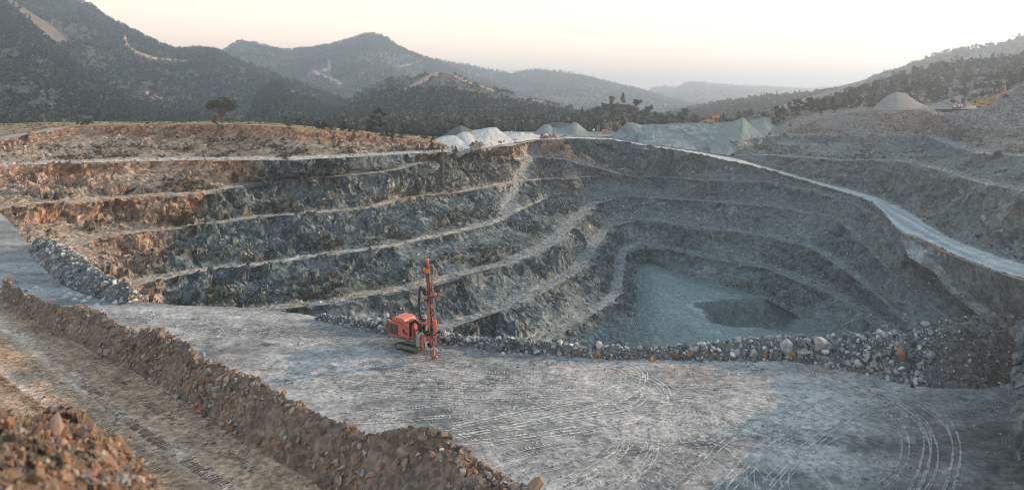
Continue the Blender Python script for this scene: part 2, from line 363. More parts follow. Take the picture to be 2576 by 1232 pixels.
G2 = poly_z([(1490,612,-60.5),(1540,612,-60.3),(1585,612,-60),(1640,620,-60.5),(1700,631,-61),(1802,655,-61.5),(1931,676,-62),(1960,690,-62),(2091,741,-62),(2205,827,-62),(2280,890,-63),(2380,960,-66),(2480,1020,-67)])
L2 = poly_z([(1520,656,-67.5),(1560,657,-67.5),(1600,658,-67.5),(1631,657,-67.5),(1688,681,-67.5),(1774,704,-67.5),(1859,730,-67.5),(1931,755,-67.5),(1990,785,-67.5),(2060,835,-67.5),(2100,872,-67.5),(2200,950,-67.5),(2300,1010,-67.5),(2400,1060,-67.5)])
NU2 = 1000
NUs, NU = NU, NU2
rK, rH, rE2, rF2, rG2, rL2 = [rs(q) for q in (K_out, H_out, E2, F2, G2, L2)]
H_in = offset_row(rH, wcurve(rH, [(1436, 5), (1700, 4.5), (1850, 3), (1931, 1.0), (2050, .4)]), 1)
E_i2 = offset_row(rE2, wcurve(rE2, [(1500, 5), (1800, 4.5), (2050, 4), (2110, 2), (2200, .4)]), 1)
F_i2 = offset_row(rF2, wcurve(rF2, [(1530, 5), (1800, 5), (2060, 4), (2180, 1.5), (2300, .4)]), 1)
G_i2 = offset_row(rG2, wcurve(rG2, [(1585, 5), (1800, 6), (2205, 7), (2400, 5)]), 1)
kinds2 = ['face', 'bench'] * 4 + ['face']
P2, fw2, vv2, kk2 = loft([rK, H_in, rH, E_i2, rE2, F_i2, rF2, G_i2, rG2, rL2], kinds2, [64, 8, 40, 8, 44, 8, 44, 8, 40], talus=1.9)
px2, py2 = px_of(P2)
PE, info2 = roughen(P2, fw2, vv2, amp=.72, seed=13, columns=.7)
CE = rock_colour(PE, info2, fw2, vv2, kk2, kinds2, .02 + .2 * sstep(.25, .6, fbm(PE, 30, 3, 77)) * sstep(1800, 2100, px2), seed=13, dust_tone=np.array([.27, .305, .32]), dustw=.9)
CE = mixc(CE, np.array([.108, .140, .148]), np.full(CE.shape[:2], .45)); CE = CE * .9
WALL_E = (PE, vv2, kk2, fw2)
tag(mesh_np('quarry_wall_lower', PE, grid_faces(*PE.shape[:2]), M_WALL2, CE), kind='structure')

# ---- haul road and the benches above it ---------------------------------------------------------------------------------
NU = 1000
up = [(1420,344,372),(1470,345,378),(1534,347,382),(1574,355,375),(1631,365,362),(1745,380,358),(1831,394,352),(1859,400,348),(1931,421,337),(2046,454,310),(2160,482,290),(2217,500,277),(2274,520,263),(2332,560,232),(2389,594,212),(2446,617,199),(2531,648,184),(2576,660,178),(2760,712,158)]
lo = [(a, b, -c * F / (b - HY)) for a, b, c in road_lo[:-1]] + [(2275,597,203),(2315,606,199),(2360,626,192),(2417,652,181),(2503,684,168),(2576,705,161),(2760,755,146)]
def dense(nodes, n=700):
    return resample(poly_y(nodes), n, key=[q[0] for q in nodes])
rU, rO = dense(up, 1100), dense(lo, 1100)
rows_r = [rU + (rO - rU) * t for t in np.linspace(0, 1, 26)]
PR = np.array(rows_r); tt = np.linspace(0, 1, 26)[:, None] * np.ones((1, 1100))
PR[..., 2] += .08 * fbm(PR, 6, 3, 55) + .03
lanes = .55 * fbm(PR, 4, 4, 58) + fbm(np.stack([tt * 9, np.ones_like(tt) * .0 + PR[..., 1] / 160, np.zeros_like(tt)], -1), 1.0, 4, 60)
pxr, pyr = px_of(PR)
CR = mixc(np.array([.29, .315, .33]), np.array([.50, .52, .53]), np.clip(.5 + 1.5 * lanes, 0, 1))
ed_ = .10 * fbm(PR, 5, 3, 56); CR = mixc(CR, np.array([.17, .188, .195]), np.clip(sstep(.20, .04, tt + ed_) + sstep(.84, .97, tt + ed_), 0, 1) * .9)
PR[..., 2] += (sstep(.08, 0, tt) + sstep(.93, 1.0, tt)) * (.35 + .6 * fbm(PR, 2.5, 3, 57))
ROADR, ROADT = PR, tt
tag(mesh_np('haul_road', PR, grid_faces(*PR.shape[:2]), M_FLOOR, CR, smooth=True), kind='structure')

R0 = dense([(1846,355,398),(1880,349,400),(1960,338,402),(2013,323,405),(2058,300,410),(2127,285,410),(2181,279,405),(2227,278,400),(2288,277,395),(2334,279,388),(2374,295,372),(2420,313,350),(2460,326,338),(2513,328,328),(2576,327,320),(2760,330,290)], 900)
R1 = dense([(1846,356,363),(1885,348.5,370),(1923,344,380),(1991,339,388),(2104,343,378),(2196,342.5,372),(2288,340,370),(2327,341,356),(2390,367,306),(2460,386,268),(2576,394,240),(2760,400,215)], 900)
R2 = dense([(1846,394,352),(1880,391,350),(1932,391,346),(2046,398,330),(2132,405,318),(2217,402,305),(2274,408,290),(2360,427,258),(2420,447,236),(2460,459,224),(2576,482,195),(2760,510,170)], 900)
R3 = dense([(1846,396,350),(1932,421,338),(2046,454,311),(2160,482,291),(2217,500,278),(2274,520,264),(2332,560,233),(2389,594,213),(2446,617,200),(2531,648,185),(2576,660,179),(2760,712,159)], 900)
NU = 900
R0b = offset_row(R0, np.full(900, 12.0), 1, .6)
R0b[:, 1] += 12
R1i = offset_row(R1, wcurve(R1, [(1844, 5), (2300, 5), (2360, 6), (2576, 5)]), 1)
R2i = offset_row(R2, wcurve(R2, [(1845, 2), (1932, 3.5), (2217, 4), (2576, 5)]), 1)
kinds3 = ['bench', 'face', 'bench', 'face', 'bench', 'face']
P3, fw3, vv3, kk3 = loft([R0b, R0, R1i, R1, R2i, R2, R3], kinds3, [8, 56, 8, 54, 8, 70], talus=1.4)
px3, py3 = px_of(P3)
PU, info3 = roughen(P3, fw3, vv3, amp=.85, seed=23, columns=.9)
rust3 = np.where(kk3 <= 1, .62, .3) - .25 * (kk3 == 5) + .25 * sstep(.2, .5, fbm(PU, 25, 3, 78)) * sstep(2200, 2500, px3)
CU = rock_colour(PU, info3, fw3, vv3, kk3, kinds3, rust3, seed=23, dust_tone=np.array([.30, .32, .33]), dustw=.85)
CU = mixc(CU, np.array([.24, .20, .185]), (kk3 <= 1) * .5)
CU = mixc(CU, np.where((kk3 <= 2)[..., None], np.array([.185, .165, .16]), np.array([.145, .158, .162])), np.full(CU.shape[:2], .4))
WALL_U = (PU, vv3, kk3, fw3)
tag(mesh_np('quarry_wall_upper', PU, grid_faces(*PU.shape[:2]), M_WALL2, CU), kind='structure')

# ---- branch road going down into the pit
def lvl(nodes): return resample(poly_y(nodes), 500, key=np.arange(len(nodes)))
b_top = lvl([(2285,600,201),(2345,621,194),(2400,645,184),(2460,668,175),(2540,696,163.5),(2680,738,151)])
b_r = lvl([(2313,606,199),(2341,644,192.7),(2381,684,189.3),(2428,730,181.6),(2514,798,171.3),(2640,880,159.5)])
b_l = lvl([(2272,606,199.6),(2284,645,193),(2352,686,189),(2387,732,181.3),(2471,800,171),(2597,882,159.2)])
PB, fwb, vb, kb = loft([b_top, b_r, b_l], ['face', 'bench'], [40, 16], talus=1.2)
PBr, infob = roughen(PB, fwb, vb, amp=.15, seed=33, columns=.4)
CB = rock_colour(PBr, infob, fwb, vb, kb, ['face', 'bench'], np.zeros(PB.shape[:2]), seed=33, dust_tone=np.array([.30, .33, .34]), dustw=1.0)
tag(mesh_np('branch_road', PBr, grid_faces(*PBr.shape[:2]), M_WALL2, CB), kind='structure')

# ---- pit floor with the sump and wheel tracks ----------------------------------------------------------------------------
nx, ny = 420, 520
X, Yg = np.meshgrid(np.linspace(20, 135, nx), np.linspace(150, 300, ny))
Z = np.full(X.shape, -67.5)
hole = poly_z([(1740,768,-67.5),(1757,760,-67.5),(1802,754,-67.5),(1831,750,-67.5),(1862,748,-67.5),(1900,749,-67.5),(1960,757,-67.5),(2010,776,-67.5),(2020,800,-67.5),(1985,822,-67.5),(1930,824,-67.5),(1888,820,-67.5),(1848,817,-67.5),(1817,810,-67.5),(1791,801,-67.5),(1766,786,-67.5)])
def poly_sd(X, Y, poly):
    d = np.full(X.shape, 1e9); ins = np.zeros(X.shape, bool); n = len(poly)
    for i in range(n):
        ax, ay = poly[i][:2]; bx, by = poly[(i + 1) % n][:2]
        ex, ey = bx - ax, by - ay
        t = np.clip(((X - ax) * ex + (Y - ay) * ey) / (ex * ex + ey * ey + 1e-9), 0, 1)
        d = np.minimum(d, np.hypot(X - ax - t * ex, Y - ay - t * ey))
        c = ((ay > Y) != (by > Y)) & (X < (bx - ax) * (Y - ay) / (by - ay + 1e-12) + ax)
        ins ^= c
    return np.where(ins, -d, d)
sd = poly_sd(X, Yg, hole); Pf = np.stack([X, Yg, Z], -1)
sd = sd + 3.2 * fbm(Pf, 9, 4, 62)
Z = Z - 7.5 * sstep(1.2, -8.5, sd) + .15 * fbm(Pf, 7, 3, 61) + sstep(.5, -4, sd) * 1.8 * fbm(Pf, 5, 4, 63)
Pf = np.stack([X, Yg, Z], -1)
Cf = mixc(np.array([.145, .175, .178]), np.array([.105, .135, .139]), np.clip(.5 + 1.2 * fbm(Pf, 18, 3, 64), 0, 1))
rgt = random.Random(5); trk = np.zeros(X.shape)
base_path = [poly_z([(1950,870,-67.5),(1820,810,-67.5),(1735,765,-67.5),(1745,755,-67.5),(1850,742,-67.5),(1960,740,-67.5)]),
             poly_z([(1900,880,-67.5),(1760,820,-67.5),(1680,745,-67.5),(1640,700,-67.5),(1625,675,-67.5)]),
             poly_z([(1620,830,-67.5),(1625,760,-67.5),(1615,700,-67.5),(1612,670,-67.5)]),
             poly_z([(1980,880,-67.5),(1800,850,-67.5),(1700,850,-67.5),(1610,815,-67.5),(1640,780,-67.5),(1730,740,-67.5),(1850,738,-67.5)]),
             poly_z([(1960,880,-67.5),(1840,830,-67.5),(1740,780,-67.5),(1690,740,-67.5),(1720,715,-67.5),(1700,700,-67.5),(1660,720,-67.5),(1680,750,-67.5)])]
PT = []
for k in range(30):
    if k % 5 == 2 and k > 10: continue
    b = base_path[k % len(base_path)]
    q = resample(b, 24)[:, :2] + np.array([rgt.gauss(0, 4.5), rgt.gauss(0, 7.0)])
    PT.append(q + np.stack([np.sin(np.linspace(0, 3 + rgt.random() * 3, 24) + rgt.random() * 6) * rgt.uniform(.5, 4.0)] * 2, 1))
wide = sum(np.exp(-(seg_dist(X, Yg, resample(b, 16)[:, :2]) / 9) ** 2) for b in base_path[:2] + base_path[3:])
bl = np.minimum(seg_dist(X, Yg, rL[::12, :2]), seg_dist(X, Yg, rL2[::12, :2])); blk = sstep(9, 1, bl + 2.5 * fbm(Pf, 5, 3, 66))
Cf = mixc(Cf, np.array([.31, .375, .39]), np.clip(.30 * wide, 0, .9) * sstep(-.5, 1, sd) * (1 - .8 * blk))
Cf = mixc(Cf, np.array([.115, .14, .148]) * (1 + .3 * fbm(Pf, 1.5, 3, 67))[..., None], blk * .75)
Cf = mixc(Cf, np.array([.105, .132, .130]), sstep(1.5, -4, sd) * .7)
Cf = np.clip(Cf * (1 + .30 * fbm(Pf, 2.2, 4, 68) + .2 * fbm(Pf, .8, 2, 69))[..., None], .02, .8)
tag(mesh_np('pit_floor', Pf, grid_faces(ny, nx, True), M_FLOOR, Cf, smooth=True), kind='structure')

# ---- drilling bench ---------------------------------------------------------------------------------------------------------
edge_n = np.array([(-250,531),(-60,531),(0,534),(30,562),(60,602),(130,682),(200,724),(300,750),(440,767),(600,773),(700,780),(800,797),(900,815),(1000,834),(1100,848),(1250,866),(1400,880),(1600,893),(1800,892),(2000,880),(2200,860),(2400,835),(2576,815),(2800,800)], float)
nc, nr = 1000, 540
pxs = np.linspace(-250, 2800, nc); ed = np.interp(pxs, edge_n[:, 0], edge_n[:, 1])
ed = ed + 2.0 * fbm(np.stack([pxs, 0 * pxs, 0 * pxs], -1), 60, 3, 70)
t = np.linspace(0, 1, nr)[:, None] ** 1.12
pyb = ed[None] + (1330 - ed[None]) * t
pxb = np.broadcast_to(pxs, pyb.shape)
Yb = -GZ * F / (pyb - HY); Xb = (pxb - CX) / F * Yb
Pb = np.stack([Xb, Yb, np.full(Xb.shape, GZ)], -1)
rise = np.maximum(0, Xb - (29 + .22 * (Yb - 47)))
Pb[..., 2] += .10 * rise * (1 - sstep(66, 74, Yb)) + .16 * fbm(Pb, 9, 4, 71) + .05 * fbm(Pb, 1.2, 3, 72)
n_big = fbm(Pb, 16, 4, 73); n_mid = fbm(Pb, 3.0, 4, 74); n_sm = fbm(Pb, .7, 3, 75)
sw = fbm(Pb, 5, 4, 76, aniso=(3.2, .8, 1))                       # drag marks across the bench
Cb = mixc(np.array([.172, .175, .180]), np.array([.435, .424, .422]), np.clip(.40 + .75 * sw + .55 * n_big + .4 * n_mid, 0, 1))
Cb = mixc(Cb, np.array([.15, .165, .175]), sstep(.22, .62, -n_big * .7 + n_sm * .55) * .6)
rgt = random.Random(11)
main = [[(1150,1085),(1300,1050),(1420,1030),(1540,1000),(1600,960),(1590,925),(1500,910)],
        [(1150,1110),(1350,1080),(1500,1060),(1610,1040),(1655,1000),(1640,965),(1560,945)],
        [(2230,1260),(2300,1200),(2320,1130),(2290,1060),(2200,1000),(2080,955)],
        [(2330,1260),(2370,1170),(2370,1100),(2330,1050),(2250,1000),(2150,975)],
        [(1500,1260),(1640,1180),(1740,1120),(1800,1060),(1780,1010),(1700,970)],
        [(1420,1260),(1560,1190),(1620,1130),(1600,1060),(1450,1000),(1250,960),(1000,930)],
        [(700,900),(900,930),(1150,950),(1400,950),(1650,960),(1900,950),(2080,950)],
        [(760,960),(950,985),(1200,985),(1450,985),(1700,1010),(1900,1070)],
        [(560,830),(700,850),(850,880),(1000,920),(1250,925),(1500,930)],
        [(850,1050),(1050,1040),(1300,1010),(1500,985),(1700,980),(1950,1000),(2150,1050)],
        [(1700,1260),(1760,1190),(1850,1120),(1960,1060),(2050,990)],
        [(1850,1260),(1900,1180),(2000,1100),(2100,1040)],
        [(1200,1180),(1400,1130),(1600,1090),(1800,1080),(2000,1120),(2100,1200)],
        [(430,800),(520,800),(600,830),(560,860),(470,850)],[(380,780),(450,790),(480,820),(430,830)]]
lanes_ = np.zeros(Xb.shape)
for i, n in enumerate(main[4:]):
    q = resample(poly_z([(a, b, GZ) for a, b in n]), 40)[:, :2]; dd = seg_dist(Xb, Yb, q); lanes_ = np.maximum(lanes_, np.exp(-(dd / 2.6) ** 2) * rgt.uniform(.35, .9))
Cb = mixc(Cb, np.array([.58, .56, .55]), lanes_ * np.clip(.30 + .9 * n_mid + .6 * n_sm, 0, 1) * .75)
mud = fbm(Pb, 7, 3, 79, aniso=(1.4, .9, 1))
Cb = mixc(Cb, np.array([.085, .092, .098]), sstep(.15, .55, mud + .3 * n_sm) * sstep(960, 1120, pyb) * .7)
rus = np.exp(-((seg_dist(pxb, pyb, [(1500,925),(1750,945),(2000,930),(2150,940)]) / 22) ** 2)) * sstep(-.25, .35, n_mid)
Cb = mixc(Cb, np.array([.27, .17, .12]), np.clip(rus, 0, 1) * .6)
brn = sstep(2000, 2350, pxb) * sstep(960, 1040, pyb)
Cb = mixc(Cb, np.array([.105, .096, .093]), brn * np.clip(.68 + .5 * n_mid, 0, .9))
wet = np.exp(-((pxb - 675) / 22) ** 2 - ((pyb - 867) / 5) ** 2) * (n_sm > -.1)
Cb = mixc(Cb, np.array([.07, .055, .03]), np.clip(wet * 1.2, 0, .85))
# the bench breaks off into the pit beyond the edge
sk = []
for j, (dy, dz) in enumerate(((.0, -.15), (1.2, -3), (4, -10), (10, -24), (18, -45))):
    r = Pb[0].copy(); dirv = np.stack([np.where(pxs < 160, .75, .12), np.where(pxs < 160, .25, 1.0)], 1)
    r[:, :2] += dirv * dy; r[:, 2] += dz; sk.append(r)
Ps = np.concatenate([np.array(sk)[::-1], Pb]); Cs = np.concatenate([np.repeat(Cb[:1] * .8, 5, 0), Cb])
BENCH = (Pb, pxb, pyb)
def floor_z(x, y):
    p = np.stack([x, y, np.full(np.shape(x), GZ)], -1); r_ = np.maximum(0, x - (29 + .22 * (y - 47)))
    return GZ + .10 * r_ * (1 - sstep(66, 74, y)) + .16 * fbm(p, 9, 4, 71) + .05 * fbm(p, 1.2, 3, 72)
class Marks:
    """tyre prints pressed on the ground: rows of lug prints and thin rim lines, collected into one mesh"""
    def __init__(s): s.V, s.C = [], []
    def path(s, q, zf, pair=2.2, w=.5, step=.30, lug=.11, col=(.55, .54, .53), drop=.35, rim=0., chev=.12, seed=0, lift=.03, lugs=True):
        q = resample(q, max(8, int(np.linalg.norm(np.diff(q, axis=0), axis=1).sum() / step))); d = np.gradient(q, axis=0); d /= np.linalg.norm(d, axis=1, keepdims=True) + 1e-9; n = np.stack([-d[:, 1], d[:, 0]], 1)
        r = np.random.default_rng(seed)
        for off in ((-pair / 2, pair / 2) if pair else (0,)):
            c = q + n * off; g = fbm(np.c_[c, 0 * c[:, :1]], 5, 3, seed + 3)
            def quad(P4, cc):
                z = zf(P4[..., 0], P4[..., 1]) + lift; s.V.append(np.concatenate([P4, z[..., None]], -1).reshape(-1, 3)); s.C.append(np.repeat(cc, 4, 0))
            def tint(m): return np.clip(np.array(col) * (1 + .16 * r.normal(size=(m.sum(), 1))), .03, .8)
            if lugs:
                for side in (-1, 1):
                    m = (r.random(len(c)) > drop) & (g > -.28); k = c[m]; dm, nm = d[m], n[m]; a = k + nm * side * .03; b = k + nm * side * w / 2 + dm * chev
                    if m.any(): quad(np.stack([a - dm * lug / 2, a + dm * lug / 2, b + dm * lug / 2, b - dm * lug / 2], 1), tint(m))
            if rim:
                for side in (-1, 1):
                    m = (r.random(len(c) - 1) > .03) & (g[:-1] > -.33); e = c + n * side * w / 2; o1, o2 = n * rim / 2, n * rim / 2
                    if m.any(): quad(np.stack([(e - o1)[:-1][m], (e + o1)[:-1][m], (e + o2)[1:][m], (e - o2)[1:][m]], 1), tint(m))
    def done(s, name, mat):
        V = np.concatenate(s.V); return tag(mesh_np(name, V, np.arange(len(V)).reshape(-1, 4), mat, np.concatenate(s.C)), kind='stuff')
def wp(n):
    q = poly_z([(a, b, GZ) for a, b in n])[:, :2]
    for _ in range(4):                                            # round the corners
        q = np.concatenate([q[:1], np.stack([.75 * q[:-1] + .25 * q[1:], .25 * q[:-1] + .75 * q[1:]], 1).reshape(-1, 2), q[-1:]])
    return q
mk = Marks()
for i, n in enumerate(main):
    if i < 4: 
        for o_ in (-.3, .3): mk.path(wp(n) + np.array([o_ * .6, o_]), floor_z, 1.9, .5, .30, .10, (.52, .505, .495) if i < 2 else (.30, .28, .268), .45, rim=.10, seed=i * 2 + int(o_ > 0), lugs=False)
    else: mk.path(wp(n), floor_z, 2.3, .5, .30, .09, (.50, .485, .475), .45, rim=.07 if i % 2 else 0., seed=40 + i)
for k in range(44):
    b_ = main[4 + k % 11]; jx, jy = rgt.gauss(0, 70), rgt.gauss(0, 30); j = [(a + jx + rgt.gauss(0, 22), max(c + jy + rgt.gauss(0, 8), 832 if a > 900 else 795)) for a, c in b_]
    pale_ = k % 3 != 0; mk.path(wp(j), floor_z, 2.3, .5, .32, .08, (.44, .43, .425) if pale_ else (.17, .172, .175), .6, rim=.07 if k % 2 and pale_ else 0., seed=100 + k, lugs=not (k % 2 and pale_))  # dark lugs carry the shade of sunken treads in their colour
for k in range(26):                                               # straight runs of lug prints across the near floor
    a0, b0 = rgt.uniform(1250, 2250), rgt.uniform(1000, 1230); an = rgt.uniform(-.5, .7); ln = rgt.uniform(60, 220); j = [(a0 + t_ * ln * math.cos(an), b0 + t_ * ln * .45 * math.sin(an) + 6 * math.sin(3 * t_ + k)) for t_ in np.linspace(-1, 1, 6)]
    mk.path(wp(j), floor_z, 2.2, .5, .34, .08, (.15, .152, .155) if k % 2 else (.47, .46, .45), .5, seed=200 + k)  # every other run dark, tread shade painted as colour
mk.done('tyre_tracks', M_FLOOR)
gxp, gyp = X[0], Yg[:, 0]
def pit_z(x, y):
    j = np.clip(np.searchsorted(gxp, x) - 1, 0, len(gxp) - 2); i = np.clip(np.searchsorted(gyp, y) - 1, 0, len(gyp) - 2); return np.maximum(np.maximum(Z[i, j], Z[i + 1, j]), np.maximum(Z[i, j + 1], Z[i + 1, j + 1])) + np.where(poly_sd(np.asarray(x), np.asarray(y), hole) < 2, -30, 0)
mp_ = Marks()
for k, q in enumerate(PT): mp_.path(q, pit_z, 2.4, .6, .9, .4, (.195, .232, .238) if k % 4 else (.27, .315, .322), .3, rim=.2, seed=300 + k, lift=.03, lugs=False)
mp_.done('tyre_tracks', M_FLOOR)
tag(mesh_np('bench_floor', Ps, grid_faces(*Ps.shape[:2]), M_FLOOR, Cs, smooth=True), kind='structure')

# ---- dirt road on the near left, a ramp rising towards the viewer -------------------------------------------------------------
def road_z(x, y):
    return GZ + .05 * np.clip(112 - y, 0, 90) + .06
def road_pt(px, py):
    z = GZ
    for _ in range(12):
        Y = -z * F / (py - HY); z = float(road_z(0, Y))
    return at(px, py, -z * F / (py - HY))
nc, nr = 620, 420
pyr_ = 652 + (1340 - 652) * np.linspace(0, 1, nr)[:, None] ** 1.1; pxr_ = np.linspace(-260, 1150, nc)[None]
z_ = np.full(nr, GZ)
for _ in range(12):
    z_ = road_z(0, -z_ * F / (pyr_[:, 0] - HY))
Yr = np.broadcast_to((-z_ * F / (pyr_[:, 0] - HY))[:, None], (nr, nc)); Xr = (pxr_ - CX) / F * Yr
Pd = np.stack([Xr, Yr, np.broadcast_to(z_[:, None], (nr, nc)).copy()], -1)
toe = [(-100,742),(0,752),(60,790),(130,846),(180,860),(240,898),(330,935),(420,985),(520,1060),(600,1115),(690,1165),(780,1215),(900,1310)]
toe_x = np.array([q[0] for q in toe], float); toe_y = np.array([q[1] for q in toe], float)
pxd, pyd = px_of(Pd)
under = (np.interp(pxd, toe_x, toe_y) - pyd)                      # beyond the toe of the bund the road dips under it
Pd[..., 2] -= sstep(10, 45, under) * 3.2
nb, nm, ns = fbm(Pd, 8, 4, 81), fbm(Pd, 2.0, 4, 82), fbm(Pd, .45, 3, 83)
dirv = np.array([-.79, .62]); cross = (Pd[..., 0] * dirv[1] - Pd[..., 1] * dirv[0])
lane = fbm(np.stack([cross * 1.0, (Pd[..., 0] * dirv[0] + Pd[..., 1] * dirv[1]) * .06, 0 * cross], -1), 1.6, 4, 84)
Cd = mixc(np.array([.43, .295, .205]), np.array([.25, .175, .125]), np.clip(.45 + .9 * nm + .5 * nb, 0, 1))
Cd = mixc(Cd, np.array([.47, .365, .285]), np.clip(.1 + 1.5 * lane, 0, 1) * .55)
pale = [[(-60,780),(60,855),(140,930),(230,990),(330,1060),(430,1130),(530,1195),(640,1260)], [(-60,880),(40,960),(120,1010),(200,1075),(300,1140)]]
for i, n in enumerate(pale):
    dpx = seg_dist(pxd, pyd, n)
    w = np.exp(-(dpx / (17 if i == 0 else 12)) ** 2) * np.clip(.8 + 1.2 * nm, .15, 1.2)
    Cd = mixc(Cd, np.array([.60, .50, .42]), np.clip(w, 0, 1) * .8)
    Pd[..., 2] -= .06 * np.clip(w, 0, 1)
Cd = Cd * (1 + .25 * ns[..., None]) 
Pd[..., 2] += .09 * nm + .04 * ns
far_ = sstep(760, 690, pyd)
RW = lambda n: np.array([road_pt(a, b)[:2] for a, b in n])
Cd = mixc(Cd, np.array([.42, .40, .39]), far_ * .85)
ROADP = Pd
def dirt_z(x, y):
    p = np.stack([x, y, road_z(x, y)], -1); return p[..., 2] + .09 * fbm(p, 2.0, 4, 82) + .04 * fbm(p, .45, 3, 83)
md = Marks()
for n, cc, dp, pr in (([(300,1040),(380,1095),(450,1145),(520,1190),(600,1240)], (.58, .47, .38), .06, 0), ([(330,1062),(420,1125),(500,1178),(600,1242)], (.16, .115, .085), .2, 0), ([(90,872),(200,958),(300,1038)], (.52, .42, .34), .3, 0), ([(-60,905),(40,985),(120,1040)], (.16, .115, .085), .3, 0), ([(250,960),(420,1090),(600,1200)], (.17, .125, .09), .5, 2.2), ([(0,830),(150,930),(330,1080),(500,1210)], (.46, .36, .28), .6, 2.0)):
    md.path(RW(n), dirt_z, pr, .75, .30, .15, cc, dp, seed=400 + len(n) * 7 + int(cc[0] * 100), chev=.10, lift=.03)
md.done('tyre_tracks', M_EARTH)
fr = grid_faces(nr, nc); fr = fr[(under.ravel()[fr] < 60).all(1)]
tag(mesh_np('dirt_road', Pd, fr, M_EARTH, np.clip(Cd, .02, .8), smooth=True), kind='structure')

# ---- valley ground to the horizon and the crushing yard ---------------------------------------------------------------------
g = np.array([[-8800, -800, -76], [8800, -800, -76], [8800, 8900, -76], [-8800, 8900, -76]], float)
gx, gy = np.meshgrid(np.linspace(-8800, 8800, 120), np.r_[np.linspace(-700, 380, 20), np.linspace(440, 8900, 100)])
gz = np.where(gy < 400, -76, -32.0); Pg = np.stack([gx, gy, gz], -1); Pg[..., 2] += np.where(gy > 900, 10, 0) * fbm(Pg, 700, 3, 101)
Cg = mixc(np.array([.10, .10, .075]), np.array([.17, .145, .11]), np.clip(.5 + fbm(Pg, 300, 4, 102), 0, 1))
tag(mesh_np('ground', Pg, grid_faces(*Pg.shape[:2], True), M_HILL, Cg, smooth=True), kind='structure')
yx, yy = np.meshgrid(np.linspace(-32, 175, 160), np.linspace(268, 462, 160))
yz = np.full(yx.shape, -18.75); Py = np.stack([yx, yy, yz], -1); Py[..., 2] += .25 * fbm(Py, 12, 3, 103)
lim = np.interp(yx, [-40, 0, 18, 50, 57, 95, 130, 180], [272, 300, 366, 372, 396, 400, 400, 400])
Cy = mixc(DUST * .9, DUST * .6, np.clip(.45 + fbm(Py, 14, 4, 104), 0, 1)); Cy = mixc(Cy, np.array([.215, .235, .242]), sstep(15, 50, yx))
fy = grid_faces(160, 160, True); fy = fy[((yy > lim) & (yx > -8) & (yx < .325 * yy)).ravel()[fy].all(1)]
tag(mesh_np('yard_ground', Py, fy, M_FLOOR, Cy, smooth=True), kind='structure')

# ---- added rock slope, unseen past the right edge, shaped to shade the bench
sx_, sy_ = np.meshgrid(np.linspace(-1, 40, 70), np.linspace(28, 98, 90)); X_ = .80 * sy_ + sx_; e_ = np.maximum(sx_, 0)
Zs = GZ - .5 + np.minimum(e_ * 1.7, 13 + .1 * e_); Psl = np.stack([X_, sy_, Zs], -1); Psl[..., 2] += 3.6 * fbm(Psl, 11, 4, 111) * sstep(0, 4, e_)
tag(mesh_np('shade_slope', Psl, grid_faces(90, 70, True), M_WALL, np.broadcast_to(np.array([.17, .165, .16]), Psl.shape)), kind='structure')
# ================================================================ hills round the quarry
HILLS = {}
def hill(name, sky, base, nu, nv, gully=.05, seed=0, curve=1.0, gs=160., bare=(), bare_col=(.36,.22,.16), tone=1.0, back=260, drop=.75, warm=0., low=None, green=1.0, mat=None, link=True, soil=False):
    S = resample(poly_y(sky), nu, key=[q[0] for q in sky]); B = resample(poly_y(base), nu, key=[q[0] for q in base])
    t = np.linspace(0, 1, nv)[:, None, None]
    P = B[None] + (S - B)[None] * t
    P[..., 2] = B[None, :, 2] + (S - B)[None, :, 2] * (t[..., 0] ** curve)
    H = (S[:, 2] - B[:, 2])[None]
    f = np.sin(np.pi * np.clip(t[..., 0], 0, 1)) ** .7
    u = np.stack([P[..., 0] * 1.0, P[..., 1] * .30, P[..., 2] * .4], -1)
    g = ridged(u, gs, 4, seed) - .35
    P[..., 2] += f * g * gully * np.abs(H) + .006 * np.abs(H) * fbm(P, gs * .2, 3, seed + 5)
    P[..., 1] -= f * g * gully * np.abs(H) * .8
    bk = P[-1].copy(); bk[:, 1] += back; bk[:, 2] = bk[:, 2] * 1.0 - drop * np.maximum(20, np.abs(H[0]) * .5)
    bk2 = bk.copy(); bk2[:, 1] += back * 2; bk2[:, 2] = np.minimum(bk[:, 2], -40)
    P = np.concatenate([P, bk[None], bk2[None]])
    px, py = px_of(P)
    n1 = fbm(P, gs * .35, 4, seed + 7); n2 = fbm(P, gs * .06, 4, seed + 8)
    C = mixc((np.array([.058, .074, .064]) if not soil else np.array([.10, .095, .075])) * tone, (np.array([.098, .103, .088]) if not soil else np.array([.20, .165, .13])) * tone, np.clip(.42 + .9 * n1 + .6 * n2 + warm, 0, 1))
    C = mixc(C, (np.array([.30, .225, .16]) if soil else np.array([.135, .125, .105])) * tone, sstep(.30, .75, n1 * .8 + n2 * .5 + warm) * .75)
    bm = np.zeros(px.shape)
    for nd, wd in bare:
        wv = np.interp(px, [q[0] for q in sorted(nd)], [1] * len(nd)) * wd
        bm = np.maximum(bm, sstep(1.25, .75, seg_dist(px, py, nd) / wv + .3 * n2))
    bm[-2:] = 0
    C = mixc(C, np.array(bare_col), bm * .95)
    HILLS[name] = dict(P=P, bare=bm, n=n1, seed=seed)
    o = mesh_np(name.rstrip('0123456789_'), P, grid_faces(*P.shape[:2], True), mat or M_HILL, np.clip(C, .01, .7), smooth=True)
    tag(o, kind='structure')
    return P
